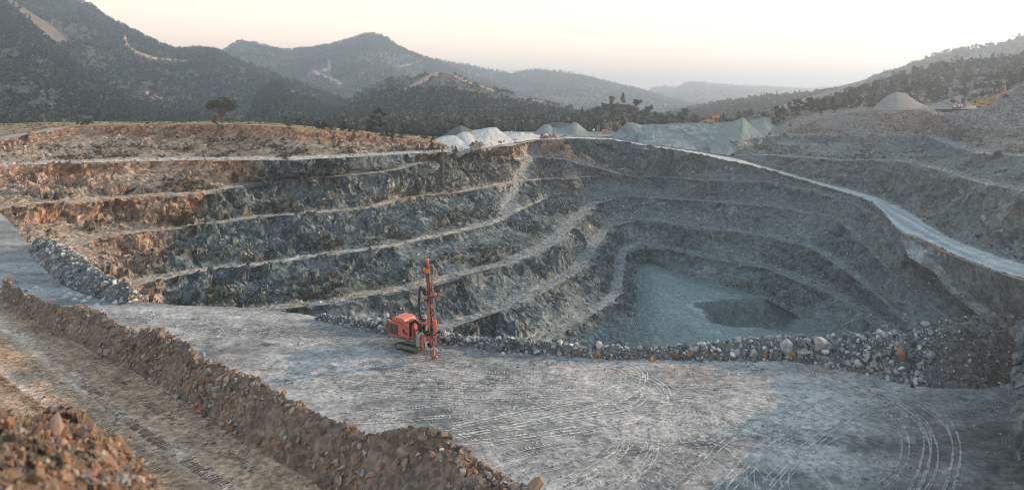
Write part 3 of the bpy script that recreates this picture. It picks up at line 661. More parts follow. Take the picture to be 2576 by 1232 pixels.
hill('mountain_1', [(-420,-80,1750),(-100,-72,1700),(40,-62,1680),(120,-30,1650),(190,2,1620),(225,12,1600),(270,48,1580),(330,76,1550),(400,112,1520),(440,126,1500),(500,124,1480),(545,127,1450),(585,150,1400),(640,172,1330),(720,200,1260),(790,226,1200),(850,250,1150),(920,275,1100),(1000,300,1050)],
     [(-420,330,640),(0,322,640),(300,320,640),(560,322,660),(760,318,720),(1000,316,900)], 520, 200, gully=.15, seed=201, curve=1.12, gs=330, tone=.9,
     bare=[([(312,92),(320,120),(335,130),(375,145),(400,152),(470,156)], 4.5), ([(0,285),(150,290),(270,280)], 1.6), ([(370,235),(395,247)], 5), ([(594,302),(624,297)], 6), ([(350,240),(520,262)],1.2)], bare_col=(.40,.25,.19), back=300)
hill('mountain_2', [(-420,-60,1150),(-100,-40,1120),(0,-12,1100),(50,12,1080),(100,60,1050),(190,150,980),(260,200,920),(330,246,860),(420,284,780),(520,304,700),(620,318,640)],
     [(-420,330,470),(0,322,470),(300,322,480),(620,326,560)], 380, 170, gully=.13, seed=211, curve=1.15, gs=260, tone=.9,
     bare=[([(20,0),(60,30),(110,75),(160,110),(210,160)], 13), ([(130,300),(250,292),(420,283)], 1.5)], bare_col=(.15,.118,.10), back=200)
hill('hill_1', [(-420,200,620),(-60,222,600),(0,238,590),(60,262,570),(130,300,540),(200,318,500)], [(-420,332,430),(0,326,430),(200,326,440)], 160, 60, gully=.08, seed=221, gs=120, tone=.9, back=80)
hill('mountain_3', [(480,170,2600),(560,132,2600),(600,105,2620),(660,114,2640),(720,127,2660),(800,120,2680),(860,107,2700),(905,90,2700),(925,85,2700),(960,90,2700),(1000,114,2680),(1060,142,2650),(1110,160,2620),(1200,196,2550),(1300,236,2450),(1420,262,2350)],
     [(480,300,1300),(800,296,1300),(1100,296,1300),(1420,286,1300)], 420, 170, gully=.16, seed=231, curve=1.1, gs=520, tone=.92,
     bare=[([(826,152),(830,172),(815,178)], 4), ([(790,182),(810,190),(835,200),(858,212)], 4), ([(1000,168),(1060,158)], 1.5)], bare_col=(.42,.30,.25), back=500)
hill('mountain_4', [(980,170,3400),(1080,150,3400),(1110,155,3400),(1180,167,3400),(1250,180,3400),(1290,185,3400),(1330,178,3400),(1370,177,3400),(1430,184,3400),(1490,197,3350),(1550,213,3300),(1600,224,3250),(1650,240,3200),(1720,258,3100),(1800,272,3000)],
     [(980,290,1900),(1400,284,1900),(1800,280,1900)], 300, 110, gully=.14, seed=241, curve=1.1, gs=600, tone=1.0, back=600)
hill('hill_2', [(600,310,880),(640,250,950),(690,208,1000),(720,222,990),(765,250,960),(850,285,900)], [(600,316,620),(850,312,620)], 160, 70, gully=.12, seed=251, gs=140, bare=[([(682,205),(710,212),(735,235),(745,240),(770,250)], 6)], bare_col=(.38,.22,.17), back=120, warm=.05)
hill('hill_3', [(820,298,1050),(860,272,1080),(900,238,1120),(950,208,1150),(990,195,1160),(1020,198,1150),(1060,188,1130),(1100,182,1120),(1140,188,1110),(1190,205,1090),(1250,224,1050),(1300,242,1020),(1370,257,980),(1450,277,900),(1540,296,850)],
     [(820,322,600),(1000,332,560),(1200,330,560),(1540,318,620)], 420, 150, gully=.10, seed=261, curve=1.05, gs=210, tone=.86, warm=-.08,
     bare=[([(1108,181),(1085,190),(1060,205),(1030,222),(1000,240),(965,264)], 5.5), ([(1145,193),(1180,208),(1225,222),(1240,228)], 2.2), ([(1140,250),(1180,246)], 1.4), ([(985,193),(1018,196)], 2),([(1300,240),(1340,252),(1390,262)],2.2),([(903,288),(912,318)],4)], bare_col=(.40,.24,.19), back=160)
hill('ridge_1', [(1560,262,5200),(1640,224,5200),(1665,217,5200),(1700,222,5200),(1720,210,5200),(1750,205,5200),(1790,212,5200),(1850,215,5200),(1960,220,5200),(2060,226,5200),(2200,236,5200)], [(1560,275,2600),(2200,275,2600)], 260, 60, gully=.12, seed=271, gs=900, tone=1.0, back=700)
hill('ridge_2', [(1850,240,8000),(1950,220,8000),(2010,224,8000),(2080,217,8000),(2140,210,8000),(2200,214,8000),(2330,230,8000)], [(1850,268,5600),(2330,268,5600)], 160, 40, gully=.10, seed=281, gs=1200, back=400)
hill('ridge_3', [(2120,240,1700),(2200,196,1700),(2260,177,1700),(2340,143,1700),(2420,126,1700),(2510,114,1700),(2576,90,1700),(2680,50,1700),(2800,40,1700)], [(2120,280,900),(2800,240,900)], 240, 80, gully=.12, seed=291, gs=300, back=300, warm=.05, tone=1.1)
hill('hill_4', [(1620,300,1400),(1690,288,1400),(1760,274,1400),(1800,266,1400),(1850,256,1380),(1930,247,1350),(2000,243,1320),(2080,234,1300),(2160,222,1280),(2260,210,1250)], [(1620,316,760),(2000,304,760),(2260,300,760)], 240, 80, gully=.10, seed=301, gs=220, back=200, tone=1.0)
hill('hill_5', [(1340,340,560),(1380,326,565),(1420,304,570),(1460,288,575),(1500,273,580),(1540,262,580),(1570,262,580),(1610,278,580),(1680,292,580),(1780,300,580),(1880,304,580),(1980,298,580),(2040,292,580)], [(1340,345,500),(1700,340,500),(2040,335,500)], 240, 60, gully=.06, seed=311, gs=60, back=80, warm=.05, tone=.85)
hill('hill_6', soil=True, sky=[(1840,322,640),(1900,312,650),(1960,300,660),(2040,272,680),(2120,246,700),(2200,218,720),(2300,184,740),(2400,162,760),(2500,152,770),(2576,142,780),(2760,110,790)],
     base=[(1800,358,408),(1880,345,410),(1960,334,412),(2013,318,415),(2058,296,422),(2127,281,425),(2181,276,470),(2288,274,476),(2380,270,480),(2450,258,470),(2520,236,440),(2590,205,420),(2760,150,420)], nu=420, nv=150, gully=.07, seed=321, curve=1.0, gs=70, back=200, warm=.22, tone=1.1)
# ================================================================ stockpiles of crushed stone and bunds
def heap(name, label, crest, foot, cat='stockpile', nu=150, nv=46, col=(.40,.44,.45), col2=(.30,.35,.36), stri=.5, seed=0, back=None, bz=-19.5, patches=0., noise=.35, group=None, mat=None, rough=0.0, curve=1.0):
    """a ridge of tipped stone: crest line, front foot line and a back slope at the same angle"""
    S = resample(poly_y(crest), nu, key=[q[0] for q in crest]); B = resample(poly_y(foot), nu, key=[q[0] for q in foot])
    t = np.linspace(0, 1, nv)[:, None, None]
    P = B[None] + (S - B)[None] * t
    P[..., 2] = B[None, :, 2] + (S - B)[None, :, 2] * t[..., 0] ** curve
    kb = S.copy(); h = np.maximum(S[:, 2] - bz, .3); kb[:, 1] += 1.35 * h if back is None else back; kb[:, 2] = bz
    t2 = np.linspace(0, 1, 24)[1:, None, None]
    P2 = S[None] + (kb - S)[None] * t2
    P = np.concatenate([P, P2])
    tt = np.concatenate([t[:, 0, 0], 1 - t2[:, 0, 0]])[:, None] * np.ones((1, nu))
    w = np.sin(np.pi * np.clip(tt, 0, 1)) ** .6
    uq = np.stack([P[..., 0], P[..., 1] * .25, P[..., 2] * .12], -1)
    s = ridged(uq, 3.2, 3, seed); P[..., 1] -= stri * w * s; P[..., 2] += .35 * stri * w * s + noise * .5 * fbm(P, 6, 3, seed + 1) * (.35 + .65 * w)
    if rough:
        f1, _ = facets(P, 1.6, seed + 3); P[..., 2] += rough * f1 * w
    st = fbm(uq, 2.6, 4, seed + 4); pa = fbm(P, 9, 4, seed + 5)
    C = mixc(np.array(col), np.array(col2), np.clip(.45 + .9 * st, 0, 1))
    if patches:
        C = mixc(C, np.array(col) * 1.35, sstep(.12, .35, pa + .5 * fbm(P, 2.5, 3, seed + 6)) * patches)
        C = mixc(C, np.array(col2) * .62, sstep(.2, .5, -pa + .3 * st) * patches * .8)
    o = mesh_np(name, P, grid_faces(*P.shape[:2], True), mat or M_PILE, np.clip(C, .01, .8), smooth=True)
    tag(o, label, cat, group)
    return o
LT = (.50,.51,.515); LT2 = (.37,.39,.40); GN = (.215,.25,.252); GN2 = (.165,.198,.20); DG = (.105,.13,.13)
heap('gravel_pile', 'dark green gravel cone rising behind the bright sand heaps', [(1100,345,352),(1117,340,350),(1138,325,350),(1154,316,350),(1161,315,350),(1174,321,350),(1189,328,350),(1215,342,350)], [(1100,352,330),(1150,353,328),(1215,353,330)], col=DG, col2=(.085,.108,.108), seed=401, stri=.3)
heap('gravel_pile', 'low pale sand heap at the end of the orange bank, leftmost of the bright heaps', [(1088,353,300),(1095,350,300),(1113,343,302),(1135,340,303),(1145,341,303),(1157,350,298),(1172,361,290),(1186,372,284)], [(1088,366,280),(1130,374,276),(1186,377,276)], col=LT, col2=LT2, seed=402, stri=.5)
heap('gravel_pile', 'rounded pale sand heap between the low heap and the long fluted ridge', [(1140,346,322),(1148,340,322),(1163,332,322),(1177,331,322),(1190,340,318),(1206,354,308),(1229,369,296)], [(1140,372,284),(1190,373,284),(1232,371,290)], col=LT, col2=LT2, seed=403, stri=.6)
heap('gravel_pile', 'tall fluted ridge of pale sand beside the white road', [(1180,336,335),(1189,328,335),(1210,325,335),(1229,321,336),(1249,321,338),(1258,329,336),(1274,340,332),(1297,357,322),(1312,358,318)], [(1180,371,288),(1227,370,292),(1271,362.5,312),(1312,357,330)], col=LT, col2=LT2, seed=404, stri=.8)
heap('gravel_pile', 'low bumpy row of pale sand heaps past the fluted ridge', [(1268,343,352),(1282,338,356),(1300,334,360),(1312,332,362),(1322,335,364),(1333,334,366),(1356,341,370),(1369,349,372)], [(1268,361,318),(1312,356,332),(1345,351,352),(1369,350.5,362)], col=LT, col2=LT2, seed=405, stri=.7)
heap('gravel_pile', 'twin-topped grey green gravel pile in front of the wooded knoll', [(1340,337,430),(1355,324,430),(1369,313,430),(1379,312.5,430),(1389,321,428),(1410,323,428),(1429,318,430),(1443,308,430),(1452,309,430),(1470,324,430),(1494,345,425)], [(1340,340,408),(1380,347,402),(1440,348,400),(1494,347,402)], col=GN, col2=GN2, seed=406, stri=.25)
heap('gravel_pile', 'dark gravel ridge showing between the two tops of the grey green pile', [(1372,316,446),(1385,310,446),(1407,308,446),(1420,309,446),(1436,312,446),(1446,318,446)], [(1372,335,436),(1446,335,436)], col=DG, col2=(.085,.108,.108), seed=407, stri=.2)
heap('gravel_pile', 'tiny sharp sand cone at the top of the tipping chute', [(1364,350,374),(1372,345,376),(1379,339,377),(1386,345,376),(1394,350,374)], [(1364,351,366),(1379,352.5,364),(1394,351,366)], col=GN, col2=GN2, seed=408, stri=.1, noise=.1)
heap('stone_dump', 'huge long grey green dump with streaked flank above the haul road', [(1528,349,388),(1545,336,390),(1577,309,392),(1587,307,392),(1599,310,392),(1613,314.5,392),(1635,312,392),(1666,313,392),(1698,309.5,392),(1735,309,392),(1783,309.5,392),(1824,307,392),(1840,306,392),(1853,306,391),(1868,306,390),(1881,312,388),(1900,325,384),(1926,345,380)],
     [(1528,350,382),(1574,354,376),(1631,364,364),(1700,373,360),(1760,383,357),(1831,393,352),(1845,387,355),(1880,373,363),(1926,359,376)], nu=320, nv=90, col=(.20,.235,.24), col2=(.145,.18,.185), seed=409, stri=.55, patches=.85, noise=.45)
heap('stone_dump', 'pointed cone of fresh crushed stone on the end of the long dump', [(1786,330,386),(1812,316,386),(1840,307,386),(1853,303,386),(1861,298,386),(1868,295,386),(1875,301,386),(1881,308,386),(1900,325,383),(1926,345.5,378)], [(1786,385,354),(1812,388,352.5),(1834,391,351.5),(1842,387,354),(1862,378,358),(1885,370,364),(1926,358,376)], nu=160, nv=80, col=(.225,.262,.268), col2=(.165,.20,.205), seed=410, stri=.45, noise=.25)
heap('gravel_pile', 'blue grey gravel pile with a pale track, behind the pointed cone', [(1862,312,440),(1881,305,440),(1896,301,440),(1909,298,440),(1922,293.5,440),(1932,296,440),(1947,311,438),(1965,320,436),(1984,330,432)], [(1862,345,400),(1920,345,400),(1984,340,402)], col=GN, col2=GN2, seed=411, stri=.35)
heap('gravel_pile', 'large mauve grey gravel heap on the upper bench left of the machines', [(2190,277,428),(2205,265,430),(2219,251,432),(2238,237,433),(2256,231,434),(2273,234,434),(2286,241,432),(2300,251,430),(2319,262,428),(2352,274,425)], [(2190,278.5,408),(2256,279,404),(2352,277,408)], col=(.25,.235,.23), col2=(.19,.183,.182), seed=412, stri=.25, bz=-6)
heap('gravel_pile', 'grey gravel heap behind the orange screening plant', [(2335,268,450),(2370,254,452),(2395,246,453),(2414,240,454),(2427,248,453),(2440,259,451),(2455,271,448)], [(2335,275,430),(2400,275,428),(2455,274,430)], col=(.26,.26,.262), col2=(.19,.195,.20), seed=413, stri=.2, bz=-6)
heap('rubble_mound', 'steep mound of blasted rock rising to the yellow excavator', [(2374,288,378),(2398,281,374),(2440,276,368),(2470,270,362),(2486,266,358),(2513,246,354),(2531,240,352),(2547,237,352),(2560,222,352),(2576,203,352),(2640,165,352),(2780,110,352)], [(2374,296,371),(2420,314,349),(2460,326.5,337),(2513,328.5,327),(2576,327,319),(2780,330,288)], cat='mound', nu=220, nv=80, col=(.215,.195,.19), col2=(.145,.135,.133), seed=414, stri=.6, noise=1.4, rough=.9, bz=-6, mat=M_WALL, patches=.4)
# ---- platform behind the upper lip, where the machines stand
pl = np.array([R0b[:, :], R0b + np.array([0, 30, .5]), R0b + np.array([0, 75, 0.8])])
tag(mesh_np('upper_yard', pl[:, ::3], grid_faces(*pl[:, ::3].shape[:2]), M_EARTH, np.broadcast_to(np.array([.15,.125,.105]), pl[:, ::3].shape), smooth=True), kind='structure')

# ---- drill cuttings on the bench
for a, b, r in [(90,724,9),(163,733,8),(175,739,8),(200,743,9),(163,747,9),(188,753,9),(226,749,9),(211,758,10),(263,753,10),(292,761,11),(307,746,9),(335,754,11),(243,767,9),(325,758,6),(353,748,7)]:
    c = atz(a, b, GZ); R = r / F * c[1] * 1.0; n = 18
    rr = np.linspace(0, 1, 7)[:, None]; th = np.linspace(0, 2 * np.pi, n, endpoint=False)[None]
    V = np.stack([c[0] + R * rr * np.cos(th), c[1] + R * rr * np.sin(th), c[2] - .05 + R * .85 * (1 - rr) ** .85 + 0 * th], -1)
    V[..., 2] += .06 * fbm(V, .5, 2, 430)
    idx = np.arange(7 * n).reshape(7, n); nxt = np.roll(idx, -1, 1)
    fc = np.stack([idx[:-1], idx[1:], nxt[1:], nxt[:-1]], -1).reshape(-1, 4)
    tag(mesh_np('cuttings_cone', V, fc, M_PILE, np.broadcast_to(np.array([.50,.525,.54]), V.shape), smooth=True), 'small pale cone of drill cuttings on the bench by the grey rock bund', 'cuttings cone', 'drill cuttings on the bench')

# ---- bunds
def bund(name, label, front, crest, back_w, nu=500, nf=34, nb=14, seed=0, colf=None, amp=.5, zfun=None, jag=.5):
    Fp, Cp = resample(front, nu), resample(crest, nu)
    d = np.gradient(Cp[:, :2], axis=0); d /= np.linalg.norm(d, axis=1, keepdims=True) + 1e-9
    out = np.stack([Cp[:, 0] - Fp[:, 0], Cp[:, 1] - Fp[:, 1]], 1); out /= np.linalg.norm(out, axis=1, keepdims=True) + 1e-9
    Bp = Cp.copy(); Bp[:, :2] += out * back_w; Bp[:, 2] = GZ - .6
    Fp = Fp.copy(); Fp[:, 2] -= .35
    t = np.linspace(0, 1, nf)[:, None, None]; P = Fp[None] + (Cp - Fp)[None] * t
    P[..., 2] = Fp[None, :, 2] + (Cp - Fp)[None, :, 2] * np.sin(t[..., 0] * np.pi / 2) ** 1.1
    t2 = np.linspace(0, 1, nb)[1:, None, None]; P2 = Cp[None] + (Bp - Cp)[None] * t2
    P = np.concatenate([P, P2]); w = np.concatenate([t[:, 0, 0], 1 - t2[:, 0, 0]])[:, None]
    w = np.clip(w * 1.6, 0, 1)
    f1, r1 = facets(P, .9, seed + 1)
    P[..., 2] += w * (amp * fbm(P, 4.5, 3, seed) + .18 * jag * f1 + .14 * fbm(P, .8, 3, seed + 2))
    P[..., 0] += w * .12 * fbm(P, .9, 2, seed + 3); 
    o = mesh_np(name, P, grid_faces(*P.shape[:2], True), M_EARTH, np.clip(colf(P, r1), .02, .7), smooth=False)
    tag(o, label, 'bund')
    return P, o
def col_earth(P, r1):
    n = fbm(P, 3.5, 4, 501); m = fbm(P, .8, 3, 502)
    C = mixc(np.array([.20,.148,.112]), np.array([.13,.105,.088]), np.clip(.5 + n + .4 * m, 0, 1)); return mixc(C, np.array([.27,.225,.19]), sstep(.15, .5, m + .3 * r1) * .6)
def col_grey(P, r1):
    n = fbm(P, 3, 4, 503); m = fbm(P, .8, 3, 504); px, py = px_of(P)
    C = mixc(np.array([.19,.207,.215]), np.array([.10,.113,.118]), np.clip(.5 + n + .4 * m + .3 * r1, 0, 1))
    b = sstep(2330, 2470, px); return mixc(C, np.array([.145,.115,.098]), b * np.clip(.8 + .6 * n, 0, 1))
toeW = np.array([road_pt(a, b) for a, b in toe[1:]])
crest_px = [(10,700,1.6),(60,736,1.7),(110,758,1.6),(150,768,2.0),(175,775,2.4),(205,768,2.6),(232,775,2.5),(270,798,2.2),(310,818,2.2),(350,834,2.6),(390,826,3.1),(415,829,3.1),(450,856,2.6),(490,886,2.6),(540,908,2.9),(585,928,2.7),(640,952,2.8),(700,978,2.9),(760,1012,2.8),(830,1058,2.6),(885,1082,2.5),(935,1097,2.6),(985,1084,3.2),(1040,1076,3.5),(1110,1086,3.4),(1150,1114,3.0),(1200,1152,2.7),(1280,1192,2.7),(1340,1212,2.7),(1400,1244,2.6),(1480,1290,2.4)]
def crest_pt(px, py, h):
    z = GZ + h
    for _ in range(10):
        Y = -z * F / (py - HY); z = float(road_z(0, Y)) + h
    return at(px, py, -z * F / (py - HY))
crW = np.array([crest_pt(*c) for c in crest_px])
toeX = np.concatenate([toeW, [road_pt(1000, 1370), road_pt(1150, 1460)]])
EB_P, EB_o = bund('earth_bund', 'long brown earth bund studded with stones between the dirt road and the bench', toeX, crW, 3.6, nu=900, nf=46, seed=510, colf=col_earth, amp=.55, jag=1.0)
def rb(front_px, heights, name, label, back, seed, **k):
    fr = np.array([atz(a, b, GZ) for a, b in front_px]); d = np.gradient(fr[:, :2], axis=0); d /= np.linalg.norm(d, axis=1, keepdims=True)
    nrm = np.stack([-d[:, 1], d[:, 0]], 1); nrm *= np.sign(nrm[:, 1:2] + .3)
    h = np.array(heights); cr = fr.copy(); cr[:, :2] += nrm * (h * 1.15 + .3)[:, None]; cr[:, 2] = GZ + h
    return bund(name, label, fr, cr, back, seed=seed, colf=col_grey, **k)
RB_P, RB_o = rb([(1090,862),(1180,874),(1260,886),(1330,892),(1450,900),(1600,908),(1750,908),(1900,907),(2000,914),(2080,926),(2160,946),(2240,972),(2330,1000),(2420,1016),(2500,1020),(2600,1016),(2700,1010),], [.5,.8,.9,.95,.9,.85,1.1,1.5,1.9,2.4,3.4,4.2,5.0,5.6,5.6,5.7,5.8], 'rock_bund', 'long grey rock bund right of the drill rig, rising to a brown heap', 2.6, 520, nu=800, amp=.35, jag=1.3)
RC_P, RC_o = rb([(790,806),(850,818),(900,828),(940,840),(985,846),(1010,846)], [.3,.7,.7,1.1,.9,.4], 'rock_bund', 'short grey rock bund behind the drill rig and left of it', 1.6, 530, nu=160, amp=.2, jag=1.3)
RD_P, RD_o = rb([(62,632),(92,662),(130,700),(170,727),(225,748),(275,762),(312,766)], [2.2,2.6,3.0,2.6,2.2,1.9,.9], 'rock_bund', 'pale boulder bund at the left between the bench ramp and the pit', 2.5, 540, nu=300, amp=.5, jag=1.6)

# ---- near bank under the viewer, its top lip runs through the lower left corner
lip = [(-260,968,9.2),(-60,1000,9.2),(0,1006,9.1),(50,1036,9.0),(95,1046,8.9),(130,1030,8.9),(190,1040,8.7),(250,1080,8.4),(300,1100,8.2),(335,1150,8.0),(375,1185,7.7),(405,1245,7.3),(420,1330,6.8),(400,1480,6.0)]
LP_ = resample(poly_y(lip), 420); s0 = LP_ * .30; s0[:, 2] = -1.65; s0[:, 0] = LP_[:, 0] * .45; s0[:, 1] = 1.8 + 0 * s0[:, 1]
t = np.linspace(0, 1, 150)[:, None, None]; NBk = s0[None] + (LP_ - s0)[None] * t
dn = LP_.copy(); dn[:, 1] += 3.0; dn[:, 0] += 2.0; dn[:, 2] -= 9; dn2 = dn.copy(); dn2[:, 1] += 4; dn2[:, 2] = -26
NBk = np.concatenate([NBk, (LP_[None] + (dn - LP_)[None] * np.linspace(0, 1, 30)[1:, None, None]), dn2[None]])
f1, r1 = facets(NBk, .32, 551); f2, r2 = facets(NBk, .12, 552)
NBk[..., 2] += .06 * f1 + .02 * f2 + .16 * fbm(NBk, 1.4, 3, 553); NBk[..., 1] -= .03 * f1
Cn = mixc(np.array([.215,.15,.108]), np.array([.125,.097,.078]), np.clip(.5 + fbm(NBk, 1.0, 3, 554) + .4 * r1, 0, 1)); Cn = mixc(Cn, np.array([.28,.165,.10]), sstep(.2, .7, r1 + .4 * r2) * .4)
tag(mesh_np('near_bank', NBk, grid_faces(*NBk.shape[:2], True), M_EARTH, np.clip(Cn, .02, .7)), kind='structure')

# ---- dark rock outcrop at the right edge
oc = np.array([(2552,870,52),(2545,920,51),(2540,980,50),(2546,1040,48),(2560,1110,46.5),(2566,1160,45.5)], float)
A = resample(poly_y(oc), 90); nrw = 70; tv = np.linspace(0, 1, nrw)[None, :, None]
E = A + np.array([7, -3, 2.5]); E[:, 2] += 1.5
Po = A[:, None] + (E - A)[:, None] * tv; Po[..., 2] += 1.2 * np.sin(tv[..., 0] * 2)
f1, r1 = facets(Po, 1.6, 561, aniso=(1, 1, 3.0)); f2, r2 = facets(Po, .5, 562, aniso=(1, 1, 3.5))
Po[..., 0] += .45 * f1 + .16 * f2 + .3 * fbm(Po, 2, 3, 563); Po[..., 1] += .3 * f1
topr = Po[:1] + np.array([1.5, 3.0, .2]); Po = np.concatenate([topr, Po])
Co = mixc(np.array([.17,.18,.185]), np.array([.09,.095,.10]), np.clip(.5 + .6 * np.concatenate([r2[:1], r2]) + .4 * fbm(Po, 1.5, 3, 564), 0, 1))
tag(mesh_np('rock_outcrop', Po, grid_faces(*Po.shape[:2]), M_WALL, Co), 'dark layered rock outcrop standing at the right edge of the bench', 'rock outcrop')
# ================================================================ boulders and rubble
bpy.context.view_layer.update()
DG = bpy.context.evaluated_depsgraph_get()
def hit(px, py, far=20000):
    d = Vector(((px - CX) / F, 1.0, (HY - py) / F)).normalized()
    ok, loc, nor, _, ob, _ = scene.ray_cast(DG, Vector((0, 0, 0)), d, distance=far)
    return (np.array(loc), np.array(nor), ob.name) if ok else None
def drop(x, y, top=400.):
    ok, loc, nor, _, ob, _ = scene.ray_cast(DG, Vector((x, y, top)), Vector((0, 0, -1)))
    return (np.array(loc), np.array(nor)) if ok else None
def rock_mesh(seed, npts=16, sub=False, sharp=1.0, stretch=(1, .8, .7)):
    r = random.Random(seed); b = bmesh.new()
    for _ in range(npts):
        v = Vector((r.gauss(0, 1), r.gauss(0, 1), r.gauss(0, 1))).normalized() * r.uniform(.42, .52)
        b.verts.new((v.x * stretch[0], v.y * stretch[1], v.z * stretch[2]))
    res = bmesh.ops.convex_hull(b, input=b.verts)
    bmesh.ops.delete(b, geom=list({g for g in res['geom_interior'] + res['geom_unused'] if isinstance(g, bmesh.types.BMVert)}), context='VERTS')
    if sub:
        bmesh.ops.bevel(b, geom=list(b.edges), offset=.022, segments=1, affect='EDGES', profile=.5)
        bmesh.ops.triangulate(b, faces=b.faces)
        bmesh.ops.subdivide_edges(b, edges=[e for e in b.edges if e.calc_length() > .18], cuts=1, use_grid_fill=True)
        V = np.array([v.co for v in b.verts]); k = .035 * fbm(V + seed, .22, 3, seed)[:, None] * V / (np.linalg.norm(V, axis=1, keepdims=True) + 1e-6)
        for v, q in zip(b.verts, V + k): v.co = q
    bmesh.ops.triangulate(b, faces=b.faces)
    V = np.array([v.co[:] for v in b.verts]); b.verts.index_update(); Fc = np.array([[v.index for v in f.verts] for f in b.faces]); b.free()
    return V, Fc
ROCKV = [rock_mesh(600 + k, 9 + k % 5, False, stretch=[(1, .8, .7), (1, .65, .6), (.9, .9, .65), (1, .7, .8)][k % 4]) for k in range(10)]
def mat_rock(name, a, bcol, rough=.9):
    m = bpy.data.materials.new(name); nt, N, L = nodes_of(m); b = N['Principled BSDF']; b.inputs['Roughness'].default_value = rough; b.inputs['Specular IOR Level'].default_value = .2
    tc = N.new('ShaderNodeTexCoord'); oi = N.new('ShaderNodeObjectInfo')
    ad = N.new('ShaderNodeVectorMath'); L.new(tc.outputs['Object'], ad.inputs[0]); L.new(oi.outputs['Random'], ad.inputs[1])
    n = N.new('ShaderNodeTexNoise'); n.inputs['Scale'].default_value = 3.0; n.inputs['Detail'].default_value = 7; n.inputs['Roughness'].default_value = .65; L.new(ad.outputs[0], n.inputs['Vector'])
    mr = N.new('ShaderNodeMapRange'); mr.inputs[1].default_value = .35; mr.inputs[2].default_value = .65; L.new(n.outputs[0], mr.inputs[0])
    mx = N.new('ShaderNodeMix'); mx.data_type = 'RGBA'; mx.inputs[6].default_value = (*a, 1); mx.inputs[7].default_value = (*bcol, 1); L.new(mr.outputs[0], mx.inputs[0])
    m2 = N.new('ShaderNodeMapRange'); m2.inputs[3].default_value = .7; m2.inputs[4].default_value = 1.3; L.new(oi.outputs['Random'], m2.inputs[0])
    vm = N.new('ShaderNodeVectorMath'); vm.operation = 'SCALE'; L.new(mx.outputs[2], vm.inputs[0]); L.new(m2.outputs[0], vm.inputs['Scale']); L.new(vm.outputs[0], b.inputs['Base Color'])
    bp = N.new('ShaderNodeBump'); bp.inputs['Strength'].default_value = .5; bp.inputs['Distance'].default_value = .08; L.new(n.outputs[0], bp.inputs['Height']); L.new(bp.outputs[0], b.inputs['Normal'])
    return m
MR = {'grey': mat_rock('grey_stone', (.30, .315, .32), (.17, .185, .195)), 'pale': mat_rock('pale_stone', (.42, .42, .415), (.23, .24, .24)),
      'orange': mat_rock('rusty_stone', (.30, .145, .065), (.20, .125, .085)), 'brown': mat_rock('brown_stone', (.27, .20, .155), (.16, .135, .12)), 'tan': mat_rock('tan_stone', (.33, .235, .155), (.21, .155, .115))}
BIG = {k: [] for k in MR}
for k in MR:
    for j in range(6):
        V, Fc = rock_mesh(700 + 10 * j + len(k), 13 + j, True, stretch=[(1, .8, .75), (1, .7, .62), (.85, .8, .95), (1, .9, .7), (1, .62, .5), (.75, .7, 1.0)][j])
        me = mesh_np('rock', V, Fc, MR[k], link=False); BIG[k].append(me.data); bpy.data.objects.remove(me)
rrk = random.Random(77)
N_ROCK = [0]
def boulder(loc, size, kind, label, group=None, wh=None, sink=.22, nm='boulder', variant=None, cat=None):
    me = BIG[kind][rrk.randrange(6) if variant is None else variant]
    o = bpy.data.objects.new(nm, me); COL.objects.link(o); N_ROCK[0] += 1
    h = size * (wh or rrk.uniform(.8, 1.1))
    o.scale = (size, size * rrk.uniform(.75, 1.0), h)
    o.rotation_euler = (rrk.uniform(-.25, .25), rrk.uniform(-.25, .25), rrk.uniform(0, 6.28))
    o.location = (loc[0], loc[1], loc[2] + h * (.36 - sink))
    tag(o, label, cat or nm, group); return o
def rock_at(px, py, w, h, kind, label, group=None, variant=None):
    """a boulder whose base stands on the ground under sketch point (px, py + h/2)"""
    r = hit(px, py + h * .42)
    if r is None: return
    Y = r[0][1]; s = w / F * Y * 1.12
    return boulder(r[0], s, kind, label, group, wh=1.2 * h / w * s / s if True else None, variant=variant)
g1 = 'boulders along the rock bund'
for a in [
 (1978,864,46,37,'pale','big pale wedge boulder leaning at the left of the large boulder cluster'), (2013,841,24,14,'pale','tan topped slab perched highest on the boulder cluster'),
 (2025,857,40,23,'grey','flat pale boulder lying behind the dark undercut block in the cluster'), (2023,877,38,26,'grey','dark undercut block at the front of the boulder cluster'),
 (2067,858,56,38,'pale','largest pale boulder, at the right of the cluster on the rock bund'), (2122,838,18,16,'tan','upright tan boulder on the bund just right of the largest pale one'),
 (2226,819,23,18,'pale','pale block on the bund crest below the pit ramp'), (2262,815,12,16,'pale','thin white upright rock on the bund crest'),
 (2329,811,26,16,'pale','white flat slab on the crest near the brown heap'), (2269,876,38,48,'tan','tall leaning tan slab halfway up the big rock bund'),
 (2279,946,32,24,'pale','pale boulder at the foot of the big bund at right'), (2457,795,14,13,'brown','brown boulder on the very top of the brown heap'),
 (1506,862,26,30,'pale','tall pale block standing on the bund left of the pit floor view'), (1471,861,24,17,'grey','grey wedge rock left of the tall pale block'),
 (1642,898,30,17,'orange','largest rusty orange block at the foot of the low bund'), (1699,891,25,19,'orange','rusty split block beside the low bund right of the largest orange one'),
 (1502,894,17,11,'orange','low rusty rock at the foot of the bund under the tall pale block'), (1577,863,17,17,'pale','pale rounded rock at the right end of the tall block group')]:
    rock_at(a[0], a[1], a[2], a[3], a[4], a[5], g1)
